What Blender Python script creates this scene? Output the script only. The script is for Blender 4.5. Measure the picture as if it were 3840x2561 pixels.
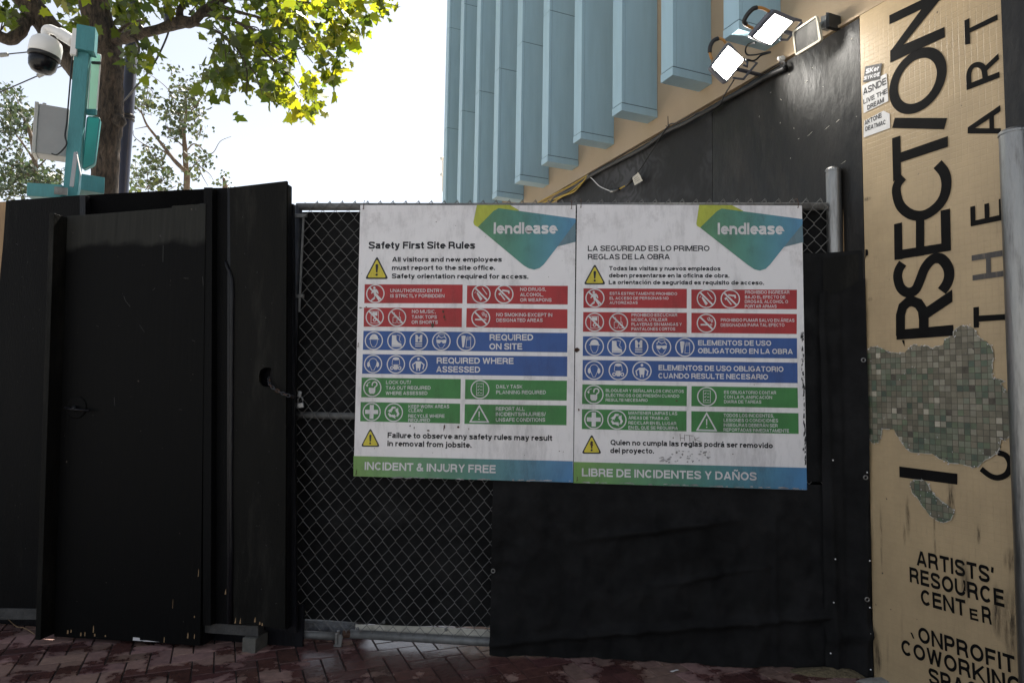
import bpy, bmesh, math, random
from math import sin, cos, pi, radians, atan2, sqrt
from mathutils import Vector, Matrix, noise

# ------------------------------------------------------------------ camera, world, sun, exposure
sc = bpy.context.scene
for o in list(sc.objects):
    bpy.data.objects.remove(o)
COL = sc.collection
EYE = Vector((0.0, 0.0, 1.4))
FPX, IW, IH = 2560.0, 3840.0, 2561.0
PITCH, ROLL = math.atan(0.0726), 0.0159
_c, _s, _cp, _sp = cos(ROLL), sin(ROLL), cos(PITCH), sin(PITCH)
RT = Vector((_c, -_sp * _s, _cp * _s)); UP = Vector((-_s, -_sp * _c, _cp * _c)); FW = Vector((0, _cp, _sp))
cam = bpy.data.cameras.new('camera'); cam.lens = 24; cam.sensor_width = 36; cam.sensor_fit = 'HORIZONTAL'
cam.clip_start = 0.05; cam.clip_end = 2000
co = bpy.data.objects.new('camera', cam); COL.objects.link(co); sc.camera = co
co.matrix_world = Matrix(((RT.x, UP.x, -FW.x, EYE.x), (RT.y, UP.y, -FW.y, EYE.y), (RT.z, UP.z, -FW.z, EYE.z), (0, 0, 0, 1)))

SUN_AZ, SUN_EL = radians(7), radians(55)
w = bpy.data.worlds.new('World'); sc.world = w; w.use_nodes = True
nt = w.node_tree
sky = nt.nodes.new('ShaderNodeTexSky'); sky.sky_type = 'NISHITA'; sky.sun_disc = False
sky.sun_elevation = SUN_EL; sky.sun_rotation = SUN_AZ; sky.air_density = 1.0; sky.dust_density = .8; sky.ozone_density = 1.0
hs = nt.nodes.new('ShaderNodeHueSaturation'); hs.inputs['Saturation'].default_value = .42   # thin bright haze over the whole sky
nt.links.new(sky.outputs[0], hs.inputs['Color']); nt.links.new(hs.outputs[0], nt.nodes['Background'].inputs[0]); nt.nodes['Background'].inputs[1].default_value = 0.065
sl = bpy.data.lights.new('sun', 'SUN'); sl.energy = 5.0; sl.angle = radians(0.5); sl.color = (1, 0.94, 0.84)
so = bpy.data.objects.new('sun', sl); COL.objects.link(so)
so.rotation_euler = Vector((sin(SUN_AZ) * cos(SUN_EL), cos(SUN_AZ) * cos(SUN_EL), sin(SUN_EL))).to_track_quat('Z', 'Y').to_euler()
sc.view_settings.view_transform = 'Standard'; sc.view_settings.look = 'None'; sc.view_settings.gamma = 1
sc.view_settings.exposure = 1.55
sc.render.engine = 'CYCLES'; sc.cycles.max_bounces = 6; sc.cycles.use_denoising = True
sc.cycles.transparent_max_bounces = 8

# ------------------------------------------------------------------ measuring helpers
def ray(u, v):
    return RT * (u - IW / 2) + UP * (IH / 2 - v) + FW * FPX
def at(u, v, Y):
    d = ray(u, v); return EYE + d * (Y / d.y)
def ground_pt(u, v, z=0.0):
    d = ray(u, v); return EYE + d * ((z - EYE.z) / d.z)

class Plane:
    """upright plane: origin O on the ground, ex to the right, normal nn towards the street"""
    def __init__(s, O, ex):
        s.O = Vector((O[0], O[1], 0)); s.ex = Vector((ex[0], ex[1], 0)).normalized(); s.nn = Vector((s.ex.y, -s.ex.x, 0))
    def p(s, a, z, off=0.0):
        return s.O + s.ex * a + s.nn * off + Vector((0, 0, z))
    def loc(s, u, v, off=0.0):
        d = ray(u, v); t = ((s.O + s.nn * off - EYE).dot(s.nn)) / d.dot(s.nn)
        P = EYE + d * t
        return ((P - s.O).dot(s.ex), P.z)
    def px(s, u, v, off=0.0):
        a, z = s.loc(u, v, off); return s.p(a, z, off)

WD = Vector((sin(radians(-22.956)), cos(radians(-22.956)), 0))
WALL = Plane((1.841, 3.527), (-WD.x, -WD.y))           # a = 0 at the left edge of the tiled pier
FENCE = Plane((0.7066, 3.7378), (0.99715, -0.0754))
HOARD = Plane((-1.242, 3.74), (1, -0.155))
DOOR = Plane((-2.490, 3.862), (0.85, -0.112))

# ------------------------------------------------------------------ mesh helpers
class MB:
    def __init__(s):
        s.v = []; s.f = []; s.c = []; s.col = None
    def add(s, vs, fs, col=None):
        n = len(s.v); s.v.extend([tuple(x) for x in vs])
        for f in fs:
            s.f.append([i + n for i in f]); s.c.append(col)
    def quad(s, a, b, c, d, col=None):
        s.add([a, b, c, d], [(0, 1, 2, 3)], col)
    def poly(s, pts, col=None):
        s.add(pts, [tuple(range(len(pts)))], col)
    def hexa(s, p, col=None):          # p: 4 front (ccw seen from the front) + 4 back
        s.add(p, [(0, 1, 2, 3), (7, 6, 5, 4), (0, 4, 5, 1), (1, 5, 6, 2), (2, 6, 7, 3), (3, 7, 4, 0)], col)
    def box(s, c, sx, sy, sz, rot=None, col=None):
        M = rot or Matrix.Identity(3); c = Vector(c)
        q = [c + M @ Vector((x * sx / 2, y * sy / 2, z * sz / 2)) for y in (-1, 1) for x, z in ((-1, -1), (1, -1), (1, 1), (-1, 1))]
        s.hexa(q, col)
    def slab(s, pl, q, off, th, col=None):   # q: local (a,z) ccw seen from the street; th goes away from the street
        n = len(q)
        vs = [pl.p(a, z, off) for a, z in q] + [pl.p(a, z, off - th) for a, z in q]
        fs = [tuple(range(n)), tuple(reversed(range(n, 2 * n)))] + [(i, i + n, (i + 1) % n + n, (i + 1) % n) for i in range(n)]
        s.add(vs, fs, col)
    def tube(s, pts, r, n=8, col=None, caps=True):
        pts = [Vector(p) for p in pts]; k = len(pts)
        rr = r if isinstance(r, (list, tuple)) else [r] * k
        t0 = (pts[1] - pts[0]).normalized()
        up = Vector((0, 0, 1)) if abs(t0.z) < 0.9 else Vector((1, 0, 0))
        x = t0.cross(up).normalized(); vs = []
        for i in range(k):
            t = (pts[min(i + 1, k - 1)] - pts[max(i - 1, 0)])
            t = t.normalized() if t.length > 1e-9 else t0
            x = (x - t * x.dot(t)).normalized(); y = t.cross(x)
            for j in range(n):
                a = 2 * pi * j / n; vs.append(pts[i] + x * (rr[i] * cos(a)) + y * (rr[i] * sin(a)))
        fs = [(i * n + j, i * n + (j + 1) % n, (i + 1) * n + (j + 1) % n, (i + 1) * n + j) for i in range(k - 1) for j in range(n)]
        if caps:
            fs += [tuple(reversed(range(n))), tuple(range((k - 1) * n, k * n))]
        s.add(vs, fs, col)
    def lathe(s, c, prof, n=20, M=None, col=None):
        c = Vector(c); M = M or Matrix.Identity(3); vs = []
        for r, z in prof:
            for j in range(n):
                a = 2 * pi * j / n; vs.append(c + M @ Vector((r * cos(a), r * sin(a), z)))
        k = len(prof)
        fs = [(i * n + j, i * n + (j + 1) % n, (i + 1) * n + (j + 1) % n, (i + 1) * n + j) for i in range(k - 1) for j in range(n)]
        fs += [tuple(reversed(range(n))), tuple(range((k - 1) * n, k * n))]
        s.add(vs, fs, col)

ROOT = {}
def build(name, mb, m, parent=None, smooth=False, label=None, bevel=0.0):
    off = Vector((0, 0, 0)); q = parent
    while q is not None:
        off += Vector(q.location); q = q.parent
    me = bpy.data.meshes.new(name)
    me.from_pydata([tuple(Vector(v) - off) for v in mb.v], [], mb.f)
    if any(c is not None for c in mb.c):
        at_ = me.color_attributes.new('Col', 'FLOAT_COLOR', 'CORNER'); i = 0
        arr = []
        for f, c in zip(mb.f, mb.c):
            c = c or (1, 1, 1); arr.extend((c[0], c[1], c[2], 1.0) * len(f))
        at_.data.foreach_set('color', arr)
    if smooth:
        me.polygons.foreach_set('use_smooth', [True] * len(me.polygons))
    me.materials.append(m); me.update()
    o = bpy.data.objects.new(name, me); COL.objects.link(o)
    if parent is not None: o.parent = parent
    if label: o['label'] = label
    if smooth == 'auto':
        pass
    if bevel:
        b = o.modifiers.new('bevel', 'BEVEL'); b.width = bevel; b.segments = 2; b.limit_method = 'ANGLE'; b.angle_limit = radians(40)
    return o
def thing(name, label, cat, loc, group=None):
    o = bpy.data.objects.new(name, None); COL.objects.link(o); o.location = loc; o.empty_display_size = .1
    return tag(o, label, cat, group)
def tag(o, label, cat, group=None, kind=None):
    if label: o['label'] = label
    if cat: o['category'] = cat
    if group: o['group'] = group
    if kind: o['kind'] = kind
    return o

def catmull(pts, k=6, closed=False):
    pts = [Vector(p) for p in pts]; n = len(pts); out = []
    for i in range(n if closed else n - 1):
        p0 = pts[(i - 1) % n] if closed or i > 0 else pts[0]
        p1, p2 = pts[i], pts[(i + 1) % n]
        p3 = pts[(i + 2) % n] if closed or i + 2 < n else pts[-1]
        for j in range(k):
            t = j / k
            out.append(0.5 * ((2 * p1) + (p2 - p0) * t + (2 * p0 - 5 * p1 + 4 * p2 - p3) * t * t + (3 * p1 - p0 - 3 * p2 + p3) * t ** 3))
    if not closed: out.append(pts[-1])
    return out

# ------------------------------------------------------------------ 2-D ribbons and a drawn sans-serif alphabet
def ribbon(path, w, closed=False, clip=None):
    """quads (lists of 4 (x,y)) of a mitred ribbon along a 2-D path"""
    P = [Vector((p[0], p[1])) for p in path]; n = len(P); Lq = []; Rq = []
    for i in range(n):
        a = P[(i - 1) % n] if (closed or i > 0) else None; b = P[(i + 1) % n] if (closed or i < n - 1) else None
        d1 = (P[i] - a).normalized() if a is not None else None; d2 = (b - P[i]).normalized() if b is not None else None
        if d1 is None: d1 = d2
        if d2 is None: d2 = d1
        n1 = Vector((-d1.y, d1.x)); n2 = Vector((-d2.y, d2.x)); m = n1 + n2
        m = m.normalized() if m.length > 1e-6 else n1
        k = 1.0 / max(0.45, m.dot(n1)); q = m * (w / 2 * k)
        Lq.append(P[i] + q); Rq.append(P[i] - q)
    if clip:
        for q in Lq + Rq: q.y = min(clip[1], max(clip[0], q.y))
    return [[Rq[i], Rq[(i + 1) % n], Lq[(i + 1) % n], Lq[i]] for i in range(n if closed else n - 1)]

def arc(cx, cy, rx, ry, a0, a1, n=10):
    return [(cx + rx * cos(radians(a0 + (a1 - a0) * i / n)), cy + ry * sin(radians(a0 + (a1 - a0) * i / n))) for i in range(n + 1)]

def glyph(ch, w):
    h = w / 2; b = h; t = 1 - h; X = .74; x = X - h; D = -.24; cap = (0, 1); low = (0, X)
    acc = None
    if ch in 'ÁÉÍÓÚ': acc, ch = 'a', 'AEIOU'['ÁÉÍÓÚ'.index(ch)]
    elif ch in 'áéíóú': acc, ch = 'l', 'aeiou'['áéíóú'.index(ch)]
    elif ch == 'Ñ': acc, ch = 'n', 'N'
    elif ch == 'ñ': acc, ch = 'm', 'n'
    def bowl(x0, x1, y0, y1):
        r = (y1 - y0) / 2; rx = min(r, x1 - x0)
        return [(x0, y1), (x1 - rx, y1)] + arc(x1 - rx, (y0 + y1) / 2, rx, r, 80, -80, 8) + [(x1 - rx, y0), (x0, y0)]
    def O(W, y0, y1):
        cx, cy = W / 2, (y0 + y1) / 2; return ('closed', arc(cx, cy, W / 2 - h, (y1 - y0) / 2, 0, 345, 23))
    G = {
     'A': (.98, [[(h * 1.0, 0), (.49 - h * .1, 1)], [(.98 - h * 1.0, 0), (.49 + h * .1, 1)], [(.2, .29), (.78, .29)]]),
     'B': (.88, [[(h, 0), (h, 1)], bowl(h, .83 - h, .52, t), bowl(h, .88 - h, b, .52)]),
     'C': (.95, [arc(.48, .5, .48 - h, .5 - h, 42, 318, 20)]),
     'D': (.94, [[(h, 0), (h, 1)], [(h, t), (.42, t)] + arc(.42, .5, .52 - h, .5 - h, 85, -85, 12) + [(.42, b), (h, b)]]),
     'E': (.82, [[(.8, t), (h, t), (h, b), (.82, b)], [(h, .52), (.76, .52)]]),
     'F': (.77, [[(.77, t), (h, t), (h, 0)], [(h, .5), (.7, .5)]]),
     'G': (1.0, [arc(.49, .5, .49 - h, .5 - h, 45, 325, 20) + [(.96 - h, .26), (.96 - h, .45), (.55, .45)]]),
     'H': (.92, [[(h, 0), (h, 1)], [(.92 - h, 0), (.92 - h, 1)], [(h, .52), (.92 - h, .52)]]),
     'I': (w, [[(h, 0), (h, 1)]]),
     'J': (.7, [[(.7 - h, 1), (.7 - h, .35)] + arc(.35, .32, .35 - h, .32 - h, 0, -175, 10)]),
     'K': (.94, [[(h, 0), (h, 1)], [(h, .33), (.86, 1.02)], [(.36, .52), (.88, -.02)]]),
     'L': (.77, [[(h, 1), (h, b), (.77, b)]]),
     'M': (1.12, [[(h, 0), (h, 1)], [(1.12 - h, 0), (1.12 - h, 1)], [(h * 1.1, 1), (.56, .02)], [(1.12 - h * 1.1, 1), (.56, .02)]]),
     'N': (.95, [[(h, 0), (h, 1)], [(.95 - h, 0), (.95 - h, 1)], [(h * 1.1, 1), (.95 - h * 1.1, 0)]]),
     'O': (1.02, [O(1.02, b, t)]),
     'P': (.85, [[(h, 0), (h, 1)], bowl(h, .85 - h, .44, t)]),
     'Q': (1.02, [O(1.02, b, t), [(.6, .28), (.95, -.04)]]),
     'R': (.92, [[(h, 0), (h, 1)], bowl(h, .87 - h, .46, t), [(.5, .46), (.72, .4), (.82, 0)]]),
     'S': (.88, [catmull([(.8, .72), (.7, .86), (.45, t), (.2, .88), (.12, .73), (.22, .58), (.46, .5), (.72, .4), (.78, .26), (.68, .13), (.44, b), (.18, .13), (.08, .3)], 4)]),
     'T': (.84, [[(0, t), (.84, t)], [(.42, 0), (.42, t)]]),
     'U': (.92, [[(h, 1), (h, .36)] + arc(.46, .38, .46 - h, .38 - h, 180, 360, 12) + [(.92 - h, .36), (.92 - h, 1)]]),
     'V': (.9, [[(h * .95, 1), (.45, -.02)], [(.9 - h * .95, 1), (.45, -.02)]]),
     'W': (1.3, [[(h, 1), (.36, -.02)], [(.36, -.02), (.65, 1)], [(.65, 1), (.94, -.02)], [(.94, -.02), (1.3 - h, 1)]]),
     'X': (.9, [[(h, 0), (.9 - h, 1)], [(h, 1), (.9 - h, 0)]]),
     'Y': (.9, [[(h, 1.02), (.45, .42)], [(.9 - h, 1.02), (.45, .42)], [(.45, 0), (.45, .46)]]),
     'Z': (.82, [[(.03, t), (.8, t)], [(.8 - h, t), (h, b)], [(0, b), (.82, b)]]),
     'a': (.72, [catmull([(.08, .55), (.16, .64), (.35, x), (.53, .62), (.57, .5), (.57, .2), (.6, .07), (.7, b * .9)], 4), catmull([(.57, .44), (.3, .39), (.13, .3), (.1, .2), (.2, b), (.38, .1), (.57, .25)], 4)]),
     'b': (.77, [[(h, 0), (h, 1)], O(.77, b, x)]),
     'c': (.71, [arc(.385, X / 2, .385 - h, X / 2 - h, 45, 315, 16)]),
     'd': (.77, [[(.77 - h, 0), (.77 - h, 1)], O(.77, b, x)]),
     'e': (.74, [[(.1, .38), (.66, .38)] + arc(.375, X / 2, .375 - h, X / 2 - h, 8, 320, 18)]),
     'f': (.44, [[(.46, t), (.36, t), (.26, .9), (.24, .8), (.24, 0)], [(0, X - h), (.44, X - h)]]),
     'g': (.77, [O(.77, b, x), [(.77 - h, X), (.77 - h, .05)] + arc(.385, 0, .385 - h, .24 - h, 0, -155, 10)]),
     'h': (.74, [[(h, 0), (h, 1)], [(h, .42)] + arc(.37, .42, .37 - h, X - h - .42, 150, 0, 8) + [(.74 - h, 0)]]),
     'i': (w, [[(h, 0), (h, X)], [(h, 1 - w * .95), (h, 1)]]),
     'j': (w + .08, [[(h + .08, X), (h + .08, -.1), (h, D + h), (-.02, D + h)], [(h + .08, 1 - w * .95), (h + .08, 1)]]),
     'k': (.72, [[(h, 0), (h, 1)], [(h, .26), (.62, .76)], [(.3, .42), (.64, -.02)]]),
     'l': (w, [[(h, 0), (h, 1)]]),
     'm': (1.14, [[(h, 0), (h, X)], [(h, .42)] + arc(.33, .42, .33 - h, X - h - .42, 150, 0, 7) + [(.66 - h, 0)], [(.57, .42)] + arc(.81, .42, .33 - h, X - h - .42, 150, 0, 7) + [(1.14 - h, 0)]]),
     'n': (.74, [[(h, 0), (h, X)], [(h, .42)] + arc(.37, .42, .37 - h, X - h - .42, 150, 0, 8) + [(.74 - h, 0)]]),
     'o': (.78, [O(.78, b, x)]),
     'p': (.77, [[(h, D), (h, X)], O(.77, b, x)]),
     'q': (.77, [[(.77 - h, D), (.77 - h, X)], O(.77, b, x)]),
     'r': (.48, [[(h, 0), (h, X)], [(h, .4), (.16, .56), (.28, x), (.48, x)]]),
     's': (.68, [catmull([(.62, .54), (.52, .64), (.34, x), (.16, .64), (.11, .54), (.2, .44), (.38, .38), (.55, .3), (.58, .2), (.5, .1), (.33, b), (.15, .1), (.07, .22)], 4)]),
     't': (.44, [[(.22, .94), (.22, .2), (.26, b + .02), (.36, b), (.44, b)], [(0, X - h), (.44, X - h)]]),
     'u': (.74, [[(.74 - h, 0), (.74 - h, X)], [(h, X), (h, .3)] + arc(.37, .32, .37 - h, .32 - h, 180, 330, 8)]),
     'v': (.72, [[(h * .9, X), (.36, -.01)], [(.72 - h * .9, X), (.36, -.01)]]),
     'w': (1.06, [[(h, X), (.3, -.01)], [(.3, -.01), (.53, X)], [(.53, X), (.76, -.01)], [(1.06 - h, X), (.76, -.01)]]),
     'x': (.72, [[(h, 0), (.72 - h, X)], [(h, X), (.72 - h, 0)]]),
     'y': (.72, [[(h * .9, X), (.37, .02)], [(.72 - h * .9, X), (.36, -.05), (.26, D + h), (.08, D + h)]]),
     'z': (.64, [[(.02, x), (.62, x)], [(.6 - h, x), (h, b)], [(0, b), (.64, b)]]),
     '.': (w, [[(h, 0), (h, w)]]), ',': (w, [[(h, w), (h, .02), (h * .4, -.14)]]), "'": (w, [[(h * 1.3, 1), (h * .8, .66)]]),
     '/': (.42, [[(.04, -.03), (.38, 1.03)]]), '!': (w, [[(h, 0), (h, w)], [(h, .3), (h, 1)]]),
     '&': (.92, [catmull([(.88, 0), (.6, .3), (.3, .66), (.26, .84), (.4, t), (.55, .86), (.5, .68), (.2, .45), (.09, .27), (.2, .1), (.4, b), (.65, .16), (.8, .45)], 4)]),
     '-': (.4, [[(0, .4), (.4, .4)]]), ' ': (.3, []),
    }
    W, S = G.get(ch, G[' '])
    clip = (D, 1.0) if ch in 'gjpqy' else ((-.2, 1.05) if ch in ',/Q' else (0, X if ch in 'aceimnorsuvwxz' and ch != 'i' else 1.0))
    qs = []
    for k, st in enumerate(S):
        if isinstance(st, tuple) and st[0] == 'closed': qs.append((k, ribbon(st[1], w, True, clip)))
        else: qs.append((k, ribbon(st, w, False, clip)))
    y0 = 1.07 if acc in ('a', 'n') else .84
    if acc in ('a', 'l'): qs.append((5, ribbon([(W / 2 - .06, y0), (W / 2 + .14, y0 + .22)], w * .8)))
    elif acc: qs.append((5, ribbon([(W / 2 - .26, y0 + .04), (W / 2 - .12, y0 + .14), (W / 2 + .1, y0 + .06), (W / 2 + .26, y0 + .16)], w * .7)))
    return W, qs

def text_quads(s, w=.19, gap=.11, space=.36):
    x = 0; out = []
    for ch in s:
        if ch == ' ': x += space; continue
        W, qs = glyph(ch, w)
        for k, q in qs: out.append((k, [[(p.x + x, p.y) for p in f] for f in q]))
        x += W + gap
    return out, x - gap

def put_text(mb, pl, s, L, R, cap, off, w=.19, gap=.11, space=.36, col=None):
    """L, R: local (a,z) ends of the baseline; cap: capital height in metres"""
    qs, W = text_quads(s, w, gap, space)
    L = Vector(L); R = Vector(R); d = R - L; sx = d.length / W; d = d.normalized(); e = Vector((-d.y, d.x))
    for k, fs in qs:
        for f in fs:
            mb.poly([pl.p(*(L + d * (p[0] * sx) + e * (p[1] * cap)), off + .00015 * k) for p in f], col)

# ------------------------------------------------------------------ materials
def nodes(name):
    m = bpy.data.materials.new(name); m.use_nodes = True; t = m.node_tree
    return m, t, t.nodes['Principled BSDF'], t.links
def rgb(c): return (c[0], c[1], c[2], 1.0)
def pmat(name, base, rough=.6, var=.25, scale=6.0, bump=0.0, bscale=40.0, metal=0.0, spec=.5, stretch=(1, 1, 1), second=None, thr=(.45, .65), s2=3.0, attr=False, rvar=0.0, det=6, coat=0.0):
    m, t, b, L = nodes(name); N = t.nodes
    tc = N.new('ShaderNodeTexCoord'); mp = N.new('ShaderNodeMapping'); mp.inputs['Scale'].default_value = stretch
    L.new(tc.outputs['Object'], mp.inputs[0])
    n1 = N.new('ShaderNodeTexNoise'); n1.inputs['Scale'].default_value = scale; n1.inputs['Detail'].default_value = det; n1.inputs['Roughness'].default_value = .65
    L.new(mp.outputs[0], n1.inputs['Vector'])
    r = N.new('ShaderNodeMapRange'); r.inputs[1].default_value = .25; r.inputs[2].default_value = .75; r.inputs[3].default_value = 1 - var; r.inputs[4].default_value = 1 + var
    L.new(n1.outputs['Fac'], r.inputs[0])
    mx = N.new('ShaderNodeMix'); mx.data_type = 'RGBA'; mx.blend_type = 'MULTIPLY'; mx.inputs[0].default_value = 1
    if attr:
        a = N.new('ShaderNodeAttribute'); a.attribute_name = 'Col'; L.new(a.outputs['Color'], mx.inputs[6])
    else:
        mx.inputs[6].default_value = rgb(base)
    L.new(r.outputs[0], mx.inputs[7]); out = mx.outputs[2]
    if second:
        n2 = N.new('ShaderNodeTexNoise'); n2.inputs['Scale'].default_value = s2; n2.inputs['Detail'].default_value = 8; n2.inputs['Roughness'].default_value = .7
        L.new(mp.outputs[0], n2.inputs['Vector'])
        r2 = N.new('ShaderNodeMapRange'); r2.inputs[1].default_value = thr[0]; r2.inputs[2].default_value = thr[1]; L.new(n2.outputs['Fac'], r2.inputs[0])
        m2 = N.new('ShaderNodeMix'); m2.data_type = 'RGBA'; L.new(r2.outputs[0], m2.inputs[0]); L.new(out, m2.inputs[6]); m2.inputs[7].default_value = rgb(second); out = m2.outputs[2]
    L.new(out, b.inputs['Base Color'])
    b.inputs['Roughness'].default_value = rough; b.inputs['Metallic'].default_value = metal; b.inputs['Specular IOR Level'].default_value = spec
    b.inputs['Coat Weight'].default_value = coat; b.inputs['Coat Roughness'].default_value = .12
    if rvar:
        rr = N.new('ShaderNodeMapRange'); rr.inputs[1].default_value = .3; rr.inputs[2].default_value = .7; rr.inputs[3].default_value = rough - rvar; rr.inputs[4].default_value = rough + rvar
        L.new(n1.outputs['Fac'], rr.inputs[0]); L.new(rr.outputs[0], b.inputs['Roughness'])
    if bump:
        n3 = N.new('ShaderNodeTexNoise'); n3.inputs['Scale'].default_value = bscale; n3.inputs['Detail'].default_value = 5
        L.new(mp.outputs[0], n3.inputs['Vector']); bp = N.new('ShaderNodeBump'); bp.inputs['Strength'].default_value = bump; bp.inputs['Distance'].default_value = .02
        L.new(n3.outputs['Fac'], bp.inputs['Height']); L.new(bp.outputs[0], b.inputs['Normal'])
    return m

def gradmat(name, x0, x1, c0, c1, cmid, rough=.35, zmix=0.0, z0=0, coat=.3):
    m, t, b, L = nodes(name); N = t.nodes
    tc = N.new('ShaderNodeTexCoord'); sp = N.new('ShaderNodeSeparateXYZ'); L.new(tc.outputs['Object'], sp.inputs[0])
    ad = N.new('ShaderNodeMath'); ad.operation = 'MULTIPLY_ADD'; ad.inputs[1].default_value = zmix; L.new(sp.outputs['Z'], ad.inputs[0]); L.new(sp.outputs['X'], ad.inputs[2])
    r = N.new('ShaderNodeMapRange'); r.inputs[1].default_value = x0; r.inputs[2].default_value = x1; L.new(ad.outputs[0], r.inputs[0])
    cr = N.new('ShaderNodeValToRGB'); cr.color_ramp.elements[0].color = rgb(c0); cr.color_ramp.elements[1].color = rgb(c1)
    e = cr.color_ramp.elements.new(.5); e.color = rgb(cmid); L.new(r.outputs[0], cr.inputs[0])
    n = N.new('ShaderNodeTexNoise'); n.inputs['Scale'].default_value = 9; n.inputs['Detail'].default_value = 8; L.new(tc.outputs['Object'], n.inputs['Vector'])
    r2 = N.new('ShaderNodeMapRange'); r2.inputs[1].default_value = .3; r2.inputs[2].default_value = .7; r2.inputs[3].default_value = .88; r2.inputs[4].default_value = 1.08; L.new(n.outputs['Fac'], r2.inputs[0])
    mx = N.new('ShaderNodeMix'); mx.data_type = 'RGBA'; mx.blend_type = 'MULTIPLY'; mx.inputs[0].default_value = 1; L.new(cr.outputs[0], mx.inputs[6]); L.new(r2.outputs[0], mx.inputs[7])
    L.new(mx.outputs[2], b.inputs['Base Color']); b.inputs['Roughness'].default_value = rough; b.inputs['Coat Weight'].default_value = coat; b.inputs['Coat Roughness'].default_value = .1
    return m

M = {}
M['paver'] = None
M['black_ply'] = pmat('black painted plywood', (.0052, .0052, .0054), .6, .5, 5, .25, 60, stretch=(3, 3, .5), second=(.017, .0165, .015), thr=(.6, .78), s2=2.2, rvar=.1, spec=.07)
M['grey_ply'] = pmat('faded black plywood', (.0085, .0083, .0074), .6, .45, 4, .25, 60, stretch=(3, 3, .6), second=(.026, .0245, .021), thr=(.52, .76), s2=3.0, rvar=.1, spec=.08)
M['door_ply'] = None
M['bare_wood'] = pmat('bare pine', (.30, .19, .095), .7, .35, 5, .2, 50, stretch=(6, 6, .6))
M['batten'] = pmat('gloss black batten', (.008, .008, .010), .3, .4, 12, .2, 50, stretch=(2, 2, .3), second=(.03, .03, .034), thr=(.68, .76), s2=14, spec=.2)
M['recess'] = pmat('unlit black board', (.0028, .0028, .003), .7, .4, 5, .2, 50, spec=.03)
M['rail'] = pmat('grey weathered timber', (.055, .053, .05), .8, .4, 14, .3, 60)
M['fabric'] = pmat('black mesh fabric', (.0145, .0143, .0145), .85, .45, 7, .5, 330, second=(.027, .0262, .0265), thr=(.5, .8), s2=3.0, spec=.1)
M['screen'] = pmat('black privacy screen', (.0105, .0105, .0108), .7, .5, 5, .2, 200, second=(.028, .0275, .027), thr=(.5, .78), s2=4.0, spec=.1)
M['galv'] = pmat('galvanized steel', (.30, .295, .285), .40, .35, 14, .12, 90, metal=.9, stretch=(1.5, 1.5, .2), second=(.14, .135, .13), thr=(.5, .7), s2=14, rvar=.12)
M['galv_dull'] = pmat('dull galvanized pipe', (.20, .20, .195), .6, .35, 22, .1, 80, metal=.4)
M['wire'] = pmat('galvanized wire', (.17, .168, .16), .55, .35, 6, metal=.2, spec=.3)
M['pipe_dark'] = pmat('shade-darkened pipe', (.05, .052, .06), .5, .5, 12, metal=.4)  # the hoarding's shade on the gate upright is put into this colour
M['rust'] = pmat('rusty wire', (.075, .036, .02), .7, .5, 40)
M['teal'] = pmat('teal painted timber', (.055, .235, .255), .5, .18, 7, .18, 45, stretch=(3, 3, .6), second=(.035, .15, .165), thr=(.6, .8), s2=5)
M['concrete'] = pmat('concrete', (.26, .25, .225), .9, .3, 14, .4, 70)
M['concrete_dark'] = pmat('grimy concrete', (.12, .115, .10), .9, .35, 18, .5, 70)
M['added_kerb_grey'] = pmat('bluish grey concrete of the added kerb', (.17, .175, .185), .85, .45, 16, .5, 60, second=(.07, .07, .075), thr=(.5, .7), s2=20)
M['white_plastic'] = pmat('white enamel', (.75, .74, .72), .35, .04, 8)
M['dome'] = pmat('smoked dome', (.007, .007, .009), .22, .1, 8, spec=.25)
M['grey_box'] = pmat('grey enclosure', (.30, .30, .30), .5, .08, 6, .05, 40)
M['grey_box_side'] = pmat('pale enclosure edge', (.42, .42, .40), .5, .08, 6)
M['blue_pole'] = pmat('dark blue enamel', (.022, .024, .045), .32, .2, 5)
M['rubber'] = pmat('black rubber', (.012, .012, .013), .5, .3, 20)
M['yellow_cord'] = pmat('yellow cord sheath', (.42, .27, .02), .5, .25, 20)
M['bark'] = None
M['tan_wall'] = pmat('tan stucco wall', (.42, .315, .205), .38, .06, 3, .08, 160, second=(.37, .27, .17), thr=(.5, .8), s2=1.2, spec=.5)
M['fin'] = pmat('pale blue panel', (.35, .515, .61), .42, .09, 4.0, .05, 5, stretch=(3, 3, .35), rvar=.08, second=(.30, .42, .50), thr=(.55, .85), s2=1.0)
M['fin_gap'] = pmat('panel joint', (.06, .08, .10), .8, .1)
M['amber'] = pmat('amber handle', (.42, .20, .05), .5, .15)
M['lamp_body'] = pmat('grey lamp housing', (.10, .105, .13), .45, .15, 10)
M['cream_plastic'] = pmat('cream housing', (.62, .58, .48), .4, .06)
M['pane'] = pmat('dusty dark glass', (.09, .088, .085), .22, .5, 9, stretch=(1, 1, .3), second=(.24, .235, .22), thr=(.5, .8), s2=10)
M['letter'] = pmat('black vinyl lettering', (.0085, .008, .0078), .65, .3, 10, second=(.05, .048, .045), thr=(.7, .8), s2=30, spec=.08)
M['letter_worn'] = pmat('worn vinyl lettering', (.07, .062, .058), .6, .35, 30, stretch=(9, 9, .5), second=(.19, .15, .11), thr=(.52, .66), s2=5)
M['mosaic'] = pmat('mosaic tile', (1, 1, 1), .45, .22, 30, attr=True, second=(.10, .092, .075), thr=(.62, .8), s2=20)
M['grout'] = pmat('grout', (.10, .088, .068), .9, .3, 40, second=(.42, .41, .38), thr=(.66, .7), s2=26)
M['sticker'] = pmat('sticker paper', (.72, .70, .68), .5, .06)
M['ink'] = pmat('ink', (.02, .02, .022), .5, .1)
M['white_print'] = pmat('white print', (.70, .685, .69), .4, .06, 8, spec=.3)
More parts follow.
